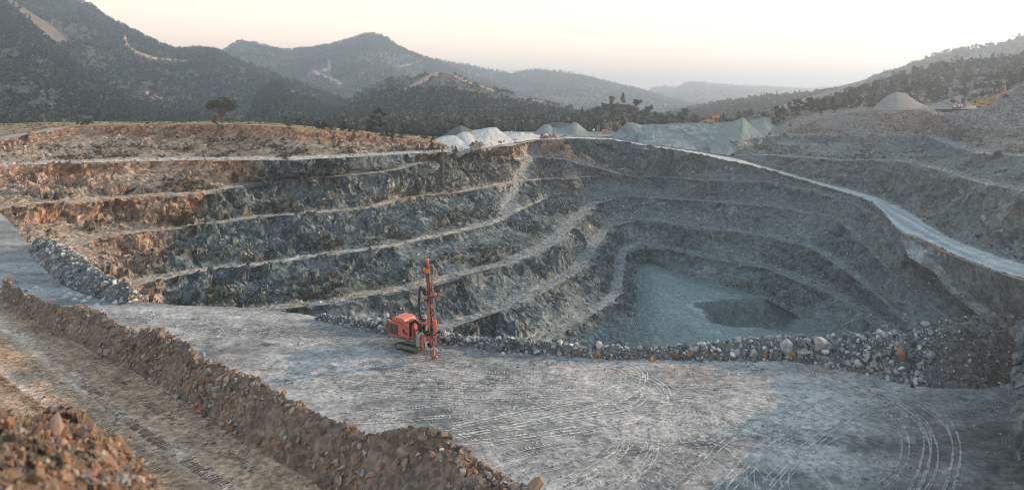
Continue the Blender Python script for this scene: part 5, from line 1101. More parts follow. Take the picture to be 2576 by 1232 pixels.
# ---- woods and scrub that read as one mass
def small_tree(seed, kind):
    r = random.Random(seed)
    if kind == 0: bl = [(0, 0, .25, .24, .24, .2, 8), (0, 0, .5, .17, .17, .22, 7), (0, 0, .78, .08, .08, .2, 4)]; s = .15
    elif kind == 1: bl = [(r.uniform(-.15, .15), r.uniform(-.15, .15), r.uniform(.35, .75), .25, .25, .2, 7) for _ in range(3)] + [(0, 0, .2, .05, .05, .2, 2)]; s = .16
    else: bl = [(r.uniform(-.2, .2), r.uniform(-.2, .2), .35, .35, .35, .3, 6) for _ in range(3)]; s = .19
    return leaves(bl, s, seed, True, .2)
SMALL = [small_tree(1200 + k, k % 3) for k in range(12)]
def wood(name, pts, hs, cols, seed, kinds_=None):
    r = np.random.default_rng(seed); n = len(pts); ks = r.integers(0, 12, n) if kinds_ is None else kinds_; Vs, Fs, Cs, off = [], [], [], 0
    for k, (V, Fc) in enumerate(SMALL):
        m = np.where(ks == k)[0]
        if not len(m): continue
        a = r.random(len(m)) * 6.28; c, s = np.cos(a), np.sin(a); R = np.zeros((len(m), 3, 3)); R[:, 0, 0] = c; R[:, 0, 1] = -s; R[:, 1, 0] = s; R[:, 1, 1] = c; R[:, 2, 2] = 1
        sc = np.stack([hs[m] * r.uniform(.85, 1.2, len(m)), hs[m] * r.uniform(.85, 1.2, len(m)), hs[m]], 1)
        W = np.einsum('nij,vj->nvi', R, V) * sc[:, None] + pts[m][:, None]; Vs.append(W.reshape(-1, 3)); Cs.append(np.repeat(cols[m], len(V), 0))
        Fs.append((Fc[None] + (np.arange(len(m)) * len(V))[:, None, None]).reshape(-1, 3) + off); off += W.shape[0] * W.shape[1]
    return tag(mesh_np(name, np.concatenate(Vs), np.concatenate(Fs), M_WOOD, np.concatenate(Cs)), kind='stuff')
gpal = [(.040,.060,.048), (.034,.050,.042), (.055,.074,.06), (.028,.041,.036), (.07,.082,.068)]
dpal = [(.07,.068,.05), (.10,.09,.065), (.055,.055,.042), (.13,.105,.075)]
def woods(nm, n, h0, h1, seed, pal, clump=60, lo_=.25, v0=0, v1=1.0, name='forest', shrub=False):
    p, _, _ = sample_hill(nm, n, seed, v0, v1, lambda P: lo_ + sstep(-.25, .3, fbm(P, clump, 3, seed + 1)))
    r = np.random.default_rng(seed); hs = r.uniform(h0, h1, n) * r.uniform(.7, 1.2, n)
    ks = r.choice([2, 5, 8, 11], n) if shrub else None
    p[:, 2] -= .05 * hs; return wood(name, p, hs, pick(n, pal, seed + 2, .22), seed + 3, ks)
woods('mountain_1', 17000, 6, 10, 1301, gpal, 90, .35); woods('mountain_2', 9000, 5.5, 9, 1311, gpal, 60, .4); woods('hill_1', 2600, 5, 8.5, 1321, gpal, 30, .6)
woods('mountain_3', 12000, 7, 12, 1331, gpal, 150, .35); woods('mountain_4', 6000, 9, 16, 1341, gpal, 160, .4); woods('hill_2', 2200, 5, 9, 1351, gpal, 40, .5)
woods('hill_3', 650, 3, 7, 1361, gpal, 40, .12, .38, 1.0); woods('hill_3', 5200, 6, 10.5, 1371, gpal + [(.11,.115,.085)] * 2, 40, .4, .0, .5)
woods('hill_4', 4200, 6, 11, 1381, dpal, 60, .5); woods('hill_5', 2600, 1.2, 3.2, 1391, dpal, 15, .5, 0, 1, 'scrub', True)
woods('hill_6', 7000, .8, 2.4, 1401, dpal + [(.16,.12,.07)], 18, .3, 0, 1, 'scrub', True); woods('hill_6', 500, 4, 8, 1416, dpal, 25, .4, .0, .4); woods('hill_6', 900, 4, 9, 1411, dpal, 30, .3, .4, 1); woods('ridge_3', 2200, 6, 12, 1421, dpal, 90, .3); woods('ridge_1', 1800, 10, 18, 1431, dpal, 200, .4)
woods('hill_1', 1500, .8, 2.0, 1441, dpal, 20, .5, 0, .3, 'scrub', True)
UYc = np.array([R0b + np.array([0, d, .5]) for d in (2, 20, 40, 60)]); p, _, _ = scatter(UYc, 260, 1450, 1.0 * (px_of(UYc)[0] < 2170)); wood('scrub', p, np.random.default_rng(6).uniform(.8, 3.5, len(p)), pick(len(p), dpal, 1451), 1452)
# trees between the stockpiles and the hills, shrubs on the plateau and the ledges
r = np.random.default_rng(1500); n = 2200; pts = np.stack([r.uniform(-160, 120, n), r.uniform(458, 600, n), np.zeros(n)], 1); pts[:, 2] = -20.5
wood('forest', pts, r.uniform(7, 12.5, n), pick(n, [(.10,.105,.08), (.075,.082,.06), (.13,.125,.095), (.055,.062,.045)], 1501), 1502)
p, _, _ = scatter(PL[6:27], 650, 1510, sstep(-.1, .4, fbm(PL[6:27], 12, 3, 1511)) * (px_of(PL[6:27])[0] < 1130)); wood('scrub', p, np.random.default_rng(2).uniform(.4, 1.3, len(p)), pick(len(p), dpal + [(.2,.15,.07)] * 2, 1512), 1513, np.random.default_rng(3).choice([2, 5, 8, 11], len(p)))
for (P, v, kk_, fw_), n, sd_k, fx in ((WALL_W, 2600, 1520, lambda a: sstep(60, 200, a)), (WALL_U, 500, 1530, lambda a: .4 + 0 * a)):
    wg = (fw_ > 0) * sstep(.5, .85, v) * sstep(0, .4, fbm(P, 11, 3, sd_k)) * fx(px_of(P)[0]) * (kk_ <= 8) * sstep(1330, 1150, px_of(P)[0] if P is PW else np.zeros(P.shape[:2])) + .03 * (kk_ == 0) * (fw_ > 0)
    p, _, _ = scatter(P, n, sd_k, wg + 1e-6); wood('scrub', p, np.random.default_rng(4).uniform(.5, 1.7, n), pick(n, [(.085,.08,.052), (.06,.066,.044), (.115,.092,.058), (.14,.115,.075)], sd_k + 2), sd_k + 3, np.random.default_rng(5).choice([2, 5, 8, 11], n))
# ================================================================ machines and buildings
class MB:
    """collects boxes, bars, plates and tubes into ONE mesh"""
    def __init__(s): s.b = bmesh.new()
    def box(s, c, d, rz=0., ry=0., rx=0., bev=0.):
        M = Matrix.Translation(c) @ Matrix.Rotation(rz, 4, 'Z') @ Matrix.Rotation(ry, 4, 'Y') @ Matrix.Rotation(rx, 4, 'X')
        g = bmesh.ops.create_cube(s.b, size=1); vs = g['verts']
        for v in vs: v.co = Vector((v.co.x * d[0], v.co.y * d[1], v.co.z * d[2]))
        if bev:
            es = list({e for v in vs for e in v.link_edges}); r = bmesh.ops.bevel(s.b, geom=es, offset=bev, segments=2, affect='EDGES', profile=.6); vs = list({v for f in r['faces'] for v in f.verts} | {v for v in vs if v.is_valid})
        for v in vs: v.co = M @ v.co
        return s
    def bar(s, a, b, w, h=None, bev=0.):
        a, b = Vector(a), Vector(b); d = b - a; L_ = d.length; h = h or w
        R = d.to_track_quat('X', 'Z').to_matrix().to_4x4(); M = Matrix.Translation((a + b) / 2) @ R
        g = bmesh.ops.create_cube(s.b, size=1); vs = g['verts']
        for v in vs: v.co = Vector((v.co.x * L_, v.co.y * w, v.co.z * h))
        if bev:
            es = list({e for v in vs for e in v.link_edges}); r = bmesh.ops.bevel(s.b, geom=es, offset=bev, segments=1, affect='EDGES'); vs = list({v for f in r['faces'] for v in f.verts} | {v for v in vs if v.is_valid})
        for v in vs: v.co = M @ v.co
        return s
    def cyl(s, a, b, r1, r2=None, n=14):
        a, b = Vector(a), Vector(b); d = b - a; M = Matrix.Translation((a + b) / 2) @ d.to_track_quat('Z', 'Y').to_matrix().to_4x4()
        bmesh.ops.create_cone(s.b, cap_ends=True, segments=n, radius1=r1, radius2=r1 if r2 is None else r2, depth=d.length, matrix=M); return s
    def ball(s, c, r, sc=(1, 1, 1)):
        bmesh.ops.create_uvsphere(s.b, u_segments=14, v_segments=8, radius=r, matrix=Matrix.Translation(c) @ Matrix.Diagonal((*sc, 1))); return s
    def prism(s, prof, y0, y1, axis='y'):
        """side profile (x, z) drawn out from y0 to y1"""
        def P(q, y): return (q[0], y, q[1]) if axis == 'y' else (y, q[0], q[1])
        A = [s.b.verts.new(P(q, y0)) for q in prof]; B = [s.b.verts.new(P(q, y1)) for q in prof]; n = len(prof)
        s.b.faces.new(A[::-1]); s.b.faces.new(B)
        for i in range(n): s.b.faces.new((A[i], A[(i + 1) % n], B[(i + 1) % n], B[i]))
        return s
    def hose(s, pts, r, n=8, k=28, ribs=0.):
        P = np.asarray(pts, float); t = np.linspace(0, len(P) - 1, k); Q = []
        for u in t:                                                   # smooth curve through the points
            i = int(min(u, len(P) - 2)); f = u - i; p0, p1, p2, p3 = P[max(i - 1, 0)], P[i], P[i + 1], P[min(i + 2, len(P) - 1)]
            Q.append(.5 * ((2 * p1) + (-p0 + p2) * f + (2 * p0 - 5 * p1 + 4 * p2 - p3) * f * f + (-p0 + 3 * p1 - 3 * p2 + p3) * f ** 3))
        rad = r * (1 + ribs * (np.arange(k) % 2)) if ribs else r
        V, Fc = tube(Q, rad, n); vs = [s.b.verts.new(v) for v in V]
        for f in Fc:
            f = list(dict.fromkeys(f)); 
            try: s.b.faces.new([vs[i] for i in f])
            except ValueError: pass
        return s
    def done(s, name, mat, parent=None, smooth=False):
        bmesh.ops.recalc_face_normals(s.b, faces=s.b.faces)
        me = bpy.data.meshes.new(name); s.b.to_mesh(me); s.b.free(); me.materials.append(mat)
        if smooth: me.polygons.foreach_set('use_smooth', np.ones(len(me.polygons), bool))
        o = bpy.data.objects.new(name, me); COL.objects.link(o)
        if parent: o.parent = parent
        return o
RED = mat_plain('red_paint', (.60, .15, .115), rough=.5, dirt=.6, scale=1.3, dirtcol=(.40, .24, .205)); ORG = mat_plain('orange_paint', (.62, .15, .04), rough=.5, dirt=.4, scale=2.5, dirtcol=(.28, .14, .08))
BLK = mat_plain('black_rubber', (.018, .018, .018), rough=.6, dirt=.5, scale=4, dirtcol=(.09, .09, .085)); STEEL = mat_plain('dusty_steel', (.20, .205, .205), rough=.6, metal=.3, dirt=.7, scale=3, dirtcol=(.32, .32, .31))
TRK = mat_plain('track_steel', (.045, .043, .04), rough=.7, metal=.2, dirt=.6, scale=5, dirtcol=(.15, .145, .14)); TANK = mat_plain('grey_tank_paint', (.36, .38, .39), rough=.45, dirt=.5, scale=2.5, dirtcol=(.22, .21, .20))
GRILL = mat_plain('dark_grille', (.045, .04, .04), rough=.6, dirt=.5, scale=6, dirtcol=(.13, .10, .09)); HOSE = mat_plain('grey_hose', (.34, .355, .355), rough=.6, dirt=.4, scale=5, dirtcol=(.2, .2, .2)); GLASS = mat_plain('cab_glass', (.02, .025, .03), rough=.12, dirt=.3, spec=.6)
YEL = mat_plain('yellow_paint', (.50, .29, .085), rough=.5, dirt=.4, scale=1.2, dirtcol=(.34, .22, .10)); RUST = mat_plain('rusty_orange_paint', (.33, .145, .075), rough=.6, dirt=.6, scale=1.0, dirtcol=(.22, .11, .07)); WHITE = mat_plain('white_paint', (.74, .74, .72), rough=.5, dirt=.3, scale=1, dirtcol=(.5, .48, .45))
BELT = mat_plain('conveyor_belt', (.035, .033, .032), rough=.8, dirt=.5, dirtcol=(.15, .14, .13)); TANP = mat_plain('tan_plant_paint', (.48, .29, .14), rough=.6, dirt=.5, scale=.8, dirtcol=(.28, .18, .11)); CONC = mat_plain('grey_plant_steel', (.36, .36, .37), rough=.7, dirt=.4, scale=.6); WOODP = mat_plain('weathered_pole', (.075, .06, .05), rough=.9, dirt=.4); LAMP = mat_plain('lamp_lens', (.6, .6, .55), rough=.2, dirt=.2)

# ---------------------------------------------------------------- crawler drill rig (x forward, y left, z up)
HEAD = -33.0
rig = empty('drill_rig', (-10.55, 75.2, GZ), math.radians(HEAD)); tag(rig, 'red crawler drill rig with a tall drilling mast standing on the quarry bench', 'drill rig')
gz = drop(-10.55, 75.2); rig.location.z = (gz[0][2] if gz is not None else GZ) - .02
for y in (-1.5, 1.25):
    m = MB(); prof = [(-1.65 + .02, .40), (-1.52, .14), (-1.30, .02), (1.25, .02), (1.50, .14), (1.62, .42), (1.55, .68), (1.30, .80), (-1.25, .74), (-1.55, .62)]
    m.prism(prof, y - .22, y + .22)
    n = 46; per = np.array(prof + prof[:1]); L_ = np.r_[0, np.cumsum(np.hypot(*np.diff(per, axis=0).T))]
    for k in range(n):
        u = k / n * L_[-1]; x = np.interp(u, L_, per[:, 0]); z = np.interp(u, L_, per[:, 1]); i = min(np.searchsorted(L_, u, 'right'), len(per) - 1); d = per[i] - per[i - 1]
        m.box((x, y, z), (.105, .52, .06), ry=-math.atan2(d[1], d[0]))
    trk_o = m.done('track', TRK, rig)
    m = MB(); m.box((-.05, y, .47), (2.1, .50, .34), bev=.03)
    for q in (-.7, .2, .9): m.box((q, y - math.copysign(.0, y), .50), (.30, .56, .22), bev=.02)
    m.done('track_frame', STEEL, trk_o)
    m = MB(); m.cyl((1.22, y - .24, .42), (1.22, y + .24, .42), .27); m.cyl((-1.27, y - .24, .38), (-1.27, y + .24, .38), .27)
    m.done('sprocket', STEEL, trk_o)
m = MB(); m.box((0, -.1, .72), (1.5, 2.5, .35), bev=.04); m.cyl((-.1, -.1, .85), (-.1, -.1, 1.12), .75, n=20); m.box((-1.4, 0, 1.06), (3.9, 2.3, .20), bev=.02); m.box((1.0, -.35, 1.02), (1.5, 1.3, .30), bev=.03)
m.box((.9, -.9, .78), (1.2, .5, .25), bev=.03); m.done('chassis', STEEL, rig)
m = MB(); W2 = 1.18                                            # engine housing: square rear with a sloping nose
m.prism([(-3.2, 1.14), (-.35, 1.14), (-.12, 1.32), (-.18, 2.02), (-1.55, 2.62), (-3.2, 2.68)], -W2, -.05); m.prism([(-3.2, 1.14), (-1.0, 1.14), (-1.0, 2.66), (-3.2, 2.68)], -.05, W2)
body = m.done('engine_housing', RED, rig)
bv = body.modifiers.new('bevel', 'BEVEL'); bv.width = .05; bv.segments = 2; bv.limit_method = 'ANGLE'
m = MB(); m.prism([(-3.05, 2.67), (-2.95, 3.02), (-2.65, 3.18), (-1.55, 3.20), (-1.15, 3.08), (-.95, 2.67)], -.95, 1.0); hood = m.done('hood', RED, rig); bv = hood.modifiers.new('bevel', 'BEVEL'); bv.width = .09; bv.segments = 3; bv.limit_method = 'ANGLE'
m = MB(); m.box((-2.75, -.5, 3.13), (.35, .5, .12)); m.box((-2.98, .0, 2.86), (.05, 1.2, .24)); m.cyl((-2.9, -.85, 2.72), (-2.9, -.85, 2.95), .10); m.done('hood_vent', GRILL, hood)
m = MB(); m.box((-2.42, -W2 - .005, 1.93), (1.32, .03, 1.20)); grl = m.done('grille', GRILL, rig)
m = MB()
for k in range(11): m.box((-2.42, -W2 - .03, 1.40 + k * .106), (1.28, .02, .022), rx=.5)
for k in (-1, 0, 1): m.box((-2.42 + k * .43, -W2 - .035, 1.93), (.035, .02, 1.2))
m.done('grille_bars', STEEL, grl)
m = MB(); m.box((-2.42, -W2 - .012, 2.57), (1.44, .05, .09)); m.box((-2.42, -W2 - .012, 1.29), (1.44, .05, .09)); m.box((-3.12, -W2 - .012, 1.93), (.09, .05, 1.28)); m.box((-1.72, -W2 - .012, 1.93), (.09, .05, 1.28)); m.done('grille_surround', RED, rig)
m = MB(); m.box((-3.32, 0, .98), (.22, 2.3, .42), bev=.03); bp_o = m.done('rear_bumper', STEEL, rig)
for y in (-1.0, 1.0):
    m = MB(); m.box((-3.44, y, 1.05), (.04, .18, .16)); m.done('tail_lamp', LAMP, bp_o)
m = MB(); m.cyl((-4.25, -.40, 1.62), (-4.25, -.40, 3.02), .31, n=20); m.ball((-4.25, -.40, 3.02), .31, (1, 1, .55)); m.ball((-4.25, -.40, 1.62), .31, (1, 1, .55)); tk_o = m.done('air_tank', TANK, rig, True)
m = MB(); m.cyl((-4.25, -.40, 3.15), (-4.25, -.40, 3.40), .05); m.cyl((-4.37, -.40, 3.32), (-4.13, -.40, 3.32), .03); m.done('valve', STEEL, tk_o)
m = MB(); m.box((-3.60, -.40, 1.95), (1.0, .50, .07)); m.box((-3.60, -.40, 2.75), (1.0, .50, .07)); m.box((-3.25, -.40, 2.35), (.08, .50, .85)); m.done('bracket', BLK, tk_o)
# guard rails, mirror and pipes on the sloping nose
m = MB()
for x0 in (-1.45, -1.0, -.55): m.bar((x0, -1.16, 2.55 - (x0 + 1.55) * .44), (x0, -1.16, 2.93 - (x0 + 1.55) * .44), .04)
m.bar((-1.5, -1.16, 2.95), (-.45, -1.16, 2.46), .045); m.done('hand_rail', RED, rig)
m = MB(); m.box((-.85, -1.32, 2.02), (.16, .08, .42), bev=.02); m.bar((-.85, -1.2, 2.25), (-.85, -1.32, 2.2), .03); m.done('mirror', BLK, rig)
m = MB(); m.box((-.6, -1.21, 1.75), (.5, .06, .10)); m.box((-.9, -1.205, 1.22), (1.3, .04, .05)); m.done('side_step', BLK, rig)
# cab
m = MB(); m.prism([(.10, 1.15), (1.75, 1.15), (1.85, 1.9), (1.55, 3.25), (.10, 3.25)], -.05, 1.15); cab = m.done('cab', RED, rig); bv = cab.modifiers.new('bevel', 'BEVEL'); bv.width = .06; bv.segments = 2; bv.limit_method = 'ANGLE'
m = MB(); m.box((.85, -.065, 2.45), (1.15, .03, 1.15)); m.done('side_window', GLASS, cab); m = MB(); m.box((1.73, .55, 2.52), (.04, .95, 1.15), ry=-.22); m.done('front_window', GLASS, cab)
m = MB(); m.box((.8, .55, 3.30), (1.75, 1.35, .09), bev=.03); m.done('cab_roof', RED, cab)
for y in (.2, .9):
    m = MB(); m.box((1.62, y, 3.38), (.10, .18, .12)); m.done('work_lamp', LAMP, cab)
# ladder in front of the cab
m = MB()
for x in (.35, .80): m.bar((x, -.35, 1.1), (x + .1, -.25, 2.9), .05)
for k in range(6): m.bar((.35 + k * .02, -.34 + k * .015, 1.3 + k * .27), (.80 + k * .02, -.34 + k * .015, 1.3 + k * .27), .04)
m.done('ladder', STEEL, rig)
# boom
m = MB(); m.bar((-.15, -.75, 1.2), (-.05, -.75, 3.15), .34, .42, bev=.03); m.bar((.0, -.75, 3.05), (1.5, -1.0, 3.35), .34, .38, bev=.03); m.bar((1.4, -1.0, 3.35), (3.3, -1.75, 3.6), .30, .34, bev=.03); m.box((-.05, -.75, 3.18), (.55, .5, .30), bev=.04)
boom = m.done('boom', RED, rig)
m = MB(); m.cyl((.2, -.75, 1.9), (1.6, -1.05, 3.05), .10); m.cyl((1.6, -1.05, 3.05), (2.4, -1.4, 3.35), .055); m.cyl((.9, -.5, 3.3), (2.6, -1.2, 3.9), .09); m.cyl((2.6, -1.2, 3.9), (3.4, -1.6, 4.2), .05); m.done('boom_cylinder', STEEL, boom)
m = MB(); rr_ = random.Random(3)
for k in range(9):
    j = [rr_.uniform(-.13, .13) for _ in range(6)]
    m.hose([(-.1 + j[0], -.95 + j[1], 1.5), (-.05 + j[2], -1.0 + j[1], 2.9 + j[3]), (.7 + j[1], -1.1 + j[4], 3.25 + j[3]), (1.7 + j[2], -1.45 + j[0], 2.75 + j[5]), (2.6 + j[1], -1.75 + j[0], 2.55 + j[2]), (3.3 + j[4], -1.95, 3.1 + j[3])], .05)
m.done('boom_hoses', BLK, boom)
m = MB(); m.hose([(.3, -.3, 3.3), (1.1, -.2, 3.75), (1.9, -.7, 3.55), (2.3, -1.2, 2.5)], .11, ribs=.12, k=50); m.hose([(.1, -.2, 3.3), (.6, .0, 3.6), (1.2, -.2, 3.6)], .09, ribs=.12, k=30); m.done('duct_hose', HOSE, boom)
# mast, built round its own foot, leaning slightly to the viewer's left
FOOT = Vector((3.95, -2.0, 0)); ROT = math.radians(-HEAD)
mast = empty('mast', FOOT, ROT); mast.parent = rig; mast.rotation_euler = (0, math.radians(-3.2), ROT)
def mp(name, m, mat, parent=mast, smooth=False): return m.done(name, mat, parent, smooth)
m = MB(); m.box((0, 0, 5.35), (.10, .30, 10.2)); m.box((-.10, .08, 5.35), (.05, .10, 10.2)); m.box((.10, .08, 5.35), (.05, .10, 10.2))
for k in range(24): m.box((0, .19, .6 + k * .41), (.30, .03, .05))
beam = mp('feed_beam', m, RED)
m = MB(); m.box((-.19, -.02, 5.3), (.09, .14, 9.6)); m.box((.04, -.19, 6.2), (.09, .05, 7.6)); mp('beam_rail', m, BLK)
m = MB(); m.box((-.10, .1, 4.4), (.34, .40, 2.9), bev=.06); m.box((-.10, .1, 5.95), (.34, .36, .35), bev=.05); mp('mast_cradle', m, RED)
m = MB(); m.ball((-.30, -.10, 9.55), .27, (1.1, 1, 1)); m.box((-.12, -.1, 9.5), (.42, .40, .50), bev=.05); m.cyl((-.55, -.1, 9.55), (-.25, -.1, 9.55), .14); mp('rock_drill', m, ORG)
m = MB(); m.box((-.02, 0, 10.55), (.24, .30, .30), bev=.03); mp('mast_head', m, RED)
m = MB()
for k, (x, y) in enumerate(((.36, -.05), (.46, .06), (.36, .15), (.27, .2))): m.cyl((x, y, 1.5), (x, y, 8.9 - .3 * k), .035, n=8)
rods = mp('drill_rods', m, STEEL)
m = MB(); m.box((.10, -.05, 6.75), (1.25, .34, .24), bev=.03); m.box((.62, -.05, 6.85), (.26, .40, .34), bev=.03); m.box((-.46, 0, 6.6), (.22, .34, .16)); m.box((.24, 0, 8.15), (.52, .22, .10)); m.box((.26, 0, 2.55), (.5, .26, .14)); m.box((-.25, 0, 7.55), (.26, .30, .20), bev=.03); m.box((.14, -.05, 5.55), (.42, .30, .14)); m.box((.18, 0, 3.0), (.55, .30, .12)); mp('rod_clamps', m, RED)
for c_, d_, n_ in (((.20, -.24, 6.74), (.75, .06, .14), 'clamp_plate'), ((.85, -.05, 6.8), (.16, .36, .22), 'clamp_jaw'), ((-.25, -.2, 6.95), (.40, .10, .12), 'valve_block'), ((.80, 0, 2.95), (.30, .30, .26), 'winch'), ((-.38, -.1, 2.72), (.40, .3, .16), 'swivel_bracket'), ((.10, -.2, 3.1), (.2, .1, .6), 'hose_plate')):
    m = MB(); m.box(c_, d_, bev=.02); mp(n_, m, BLK)
m = MB(); m.box((.43, -.16, 3.72), (.36, .36, 1.02), bev=.03); mp('control_box', m, RED)
m = MB(); m.cyl((-.30, -.05, 4.0), (-.30, -.05, 5.9), .09); m.cyl((-.30, -.05, 5.9), (-.30, -.05, 7.4), .05); mp('feed_cylinder', m, STEEL)
m = MB()                                                       # hose bundle drooping left of the mast
for k in range(7):
    j = rr_.uniform(-.10, .10); q = rr_.uniform(-.2, .2)
    m.hose([(-.55 + j * .5, -.05, 7.05), (-.98 + j, .05 + q * .3, 7.75 + j), (-1.12 + j, .1 + q, 6.6), (-1.25 + 1.6 * j, .1 + q, 5.2 + q), (-1.02 + j, .05, 4.35 + q), (-.5, .0, 4.2)], .042)
mp('hose_bundle', m, BLK)
m = MB(); m.hose([(.10, 0, 9.2), (.18, 0, 9.85), (.45, -.05, 10.05), (.62, -.1, 9.6), (.50, -.05, 9.0), (.28, 0, 8.5), (.22, 0, 7.9)], .05); m.hose([(.14, 0, 9.3), (.22, 0, 9.95), (.50, -.05, 10.10), (.66, -.1, 9.65), (.53, -.05, 8.95), (.32, 0, 8.3)], .035); mp('loop_hose', m, HOSE)
m = MB(); m.hose([(.16, -.2, 6.4), (.02, -.3, 5.6), (.20, -.28, 4.9), (.10, -.25, 4.2)], .045); m.hose([(.10, -.25, 4.1), (-.05, -.35, 3.3), (.35, -.35, 2.75), (.75, -.2, 3.2)], .04); m.hose([(.05, -.25, 3.6), (-.1, -.4, 2.9), (.2, -.4, 2.4), (-.1, -.3, 1.5)], .04); mp('control_hoses', m, BLK)
m = MB(); m.box((.02, 0, 1.35), (.34, .36, 1.9), bev=.03); m.box((.10, 0, 1.78), (.58, .28, .14)); m.box((-.02, 0, .30), (.26, .30, .35), bev=.02); mp('lower_guide', m, RED)
m = MB(); m.box((.0, 0, .10), (.46, .46, .14), bev=.03); m.cyl((.25, 0, .55), (.28, 0, .25), .16, .24); m.cyl((.02, 0, 0.0), (.02, 0, .3), .10); mp('dust_hood', m, STEEL)
m = MB(); m.cyl((-.92, -.25, 1.55), (-.92, -.25, 2.72), .155, n=16); m.box((-.92, -.25, 1.5), (.26, .26, .12)); cyc = mp('cyclone', m, ORG)
m = MB(); m.box((-.85, -.1, 1.1), (.20, .3, .9), bev=.02); mp('dust_bag', m, STEEL); m = MB(); m.box((-.55, .0, 2.1), (.6, .14, .12)); mp('cyclone_bracket', m, STEEL)
m = MB(); m.hose([(-1.50, -.15, 1.65), (-1.46, -.2, 2.25), (-1.28, -.25, 2.78), (-1.00, -.25, 2.98), (-.88, -.25, 2.76)], .145, n=12, k=44, ribs=.10); m.hose([(-.72, -.3, 2.6), (-.62, -.4, 1.9), (-.52, -.45, 1.42), (-.15, -.45, 1.30), (.22, -.40, 1.38), (.52, -.35, 1.10), (.85, -.3, .92), (1.08, -.25, 1.0), (.95, -.2, 1.12)], .12, n=12, k=64, ribs=.10); mp('suction_hose', m, HOSE)

# ---------------------------------------------------------------- excavator on the rubble mound
def hit_or(px, py, Y):
    r = hit(px, py); return r[0] if r is not None and abs(r[0][1] - Y) < 90 else at(px, py, Y)
ex = empty('excavator', hit_or(2528, 243, 350), math.radians(54)); tag(ex, 'yellow tracked excavator seen from behind on top of the blasted rock mound', 'excavator')
for y in (-1.35, 1.35):
    m = MB(); m.prism([(-2.2, .45), (-1.9, .05), (1.9, .05), (2.2, .45), (1.9, .95), (-1.9, .95)], y - .32, y + .32); tr_ = m.done('track', TRK, ex)
    m = MB(); m.box((0, y, .5), (3.0, .70, .35), bev=.04); m.done('track_frame', BLK, tr_)
m = MB(); m.cyl((0, 0, .8), (0, 0, 1.25), .8); m.box((0, 0, .62), (2.0, 2.2, .3)); m.done('undercarriage', BLK, ex)
m = MB(); m.box((-.6, 0, 1.42), (3.6, 2.8, .30), bev=.04); m.box((-.3, -.75, 2.0), (2.2, 1.2, .95), bev=.08); m.done('house', YEL, ex)
m = MB(); m.box((-2.15, 0, 1.95), (.85, 2.95, 1.10), bev=.14); cw = m.done('counterweight', YEL, ex)
tx = bpy.data.curves.new('lettering', 'FONT'); tx.body = 'HYUNDAI'; tx.size = .46; tx.extrude = .01; tx.align_x = 'CENTER'; tx.align_y = 'CENTER'; tob = bpy.data.objects.new('lettering', tx); COL.objects.link(tob)
tx.materials.append(BLK); bpy.context.view_layer.update(); lm = bpy.data.meshes.new_from_object(tob); bpy.data.objects.remove(tob); tob = bpy.data.objects.new('lettering', lm); COL.objects.link(tob); tob.parent = cw; tob.location = (-2.595, 0, 2.0); tob.rotation_euler = (math.radians(90), 0, math.radians(-90))
m = MB(); m.box((-1.2, 0, 2.66), (1.5, 2.3, .36), bev=.08); m.done('engine_cover', BLK, ex)
m = MB(); m.prism([(.1, 1.55), (1.7, 1.55), (1.65, 2.4), (1.35, 3.25), (.1, 3.25)], .45, 1.40); cb = m.done('cab', YEL, ex); m = MB(); m.box((.75, 1.42, 2.6), (1.0, .03, .9)); m.box((.08, .92, 2.6), (.03, .7, .9)); m.done('window', GLASS, cb)
m = MB(); m.bar((.9, -.1, 1.8), (3.2, -.1, 5.0), .50, .62, bev=.05); m.bar((3.2, -.1, 5.0), (5.2, -.1, 5.5), .45, .52, bev=.05); bm_ = m.done('boom', YEL, ex)
m = MB(); m.bar((5.1, -.1, 5.7), (6.1, -.1, 2.9), .36, .45, bev=.04); m.done('stick', YEL, ex)
m = MB(); m.prism([(5.7, 2.9), (6.4, 2.9), (6.7, 2.2), (6.2, 1.6), (5.4, 1.9)], -.65, .45); m.done('bucket', STEEL, ex)
m = MB(); m.cyl((1.2, .35, 1.9), (2.6, .35, 3.9), .10); m.cyl((1.2, -.55, 1.9), (2.6, -.55, 3.9), .10); m.done('boom_cylinder', STEEL, bm_)

# ---------------------------------------------------------------- jaw crusher and screening plant on the upper bench
ys = 404.0
def seat_z(px, py, Y): q = at(px, py, Y); d = drop(q[0], q[1]); return (d[0] if d is not None and d[0][2] > -20 else q)
jc = empty('jaw_crusher', at(2466, 271.5, ys), math.radians(-30)); q = drop(jc.location.x, jc.location.y)
if q is not None and -9 < q[0][2] < 2: jc.location.z = q[0][2]
tag(jc, 'yellow tracked jaw crusher with a square feed hopper, right of the screening plant', 'crusher')
for y in (-1.2, 1.2): m = MB(); m.prism([(-2.2, .4), (-1.9, 0), (2.2, 0), (2.5, .4), (2.2, .85), (-1.9, .85)], y - .3, y + .3); m.done('track', TRK, jc)
m = MB(); m.prism([(-4.6, 2.0), (-3.2, 1.0), (4.4, 1.0), (5.6, 2.2), (5.6, 2.9), (-4.2, 2.9)], -1.2, 1.2); m.box((-2.9, 0, 3.4), (2.6, 2.5, 2.2), bev=.06); m.box((.3, 0, 3.7), (2.6, 2.3, 2.6), bev=.06); m.box((2.6, 0, 3.2), (1.8, 2.2, 1.8), bev=.05); hb = m.done('body', YEL, jc)
m = MB(); m.box((-2.6, -1.28, 3.5), (.75, .04, 1.5)); m.box((-3.6, -1.28, 3.3), (.45, .04, .8)); m.box((.6, -1.18, 2.3), (2.2, .05, .5)); m.box((3.8, -1.22, 1.9), (1.2, .05, .9)); m.done('door', BLK, hb)
m = MB(); m.prism([(2.8, 4.0), (3.2, 6.1), (8.0, 6.3), (7.0, 3.9), (5.6, 2.6), (4.2, 2.6)], -1.5, 1.5); hp = m.done('hopper', YEL, jc)
m = MB(); 
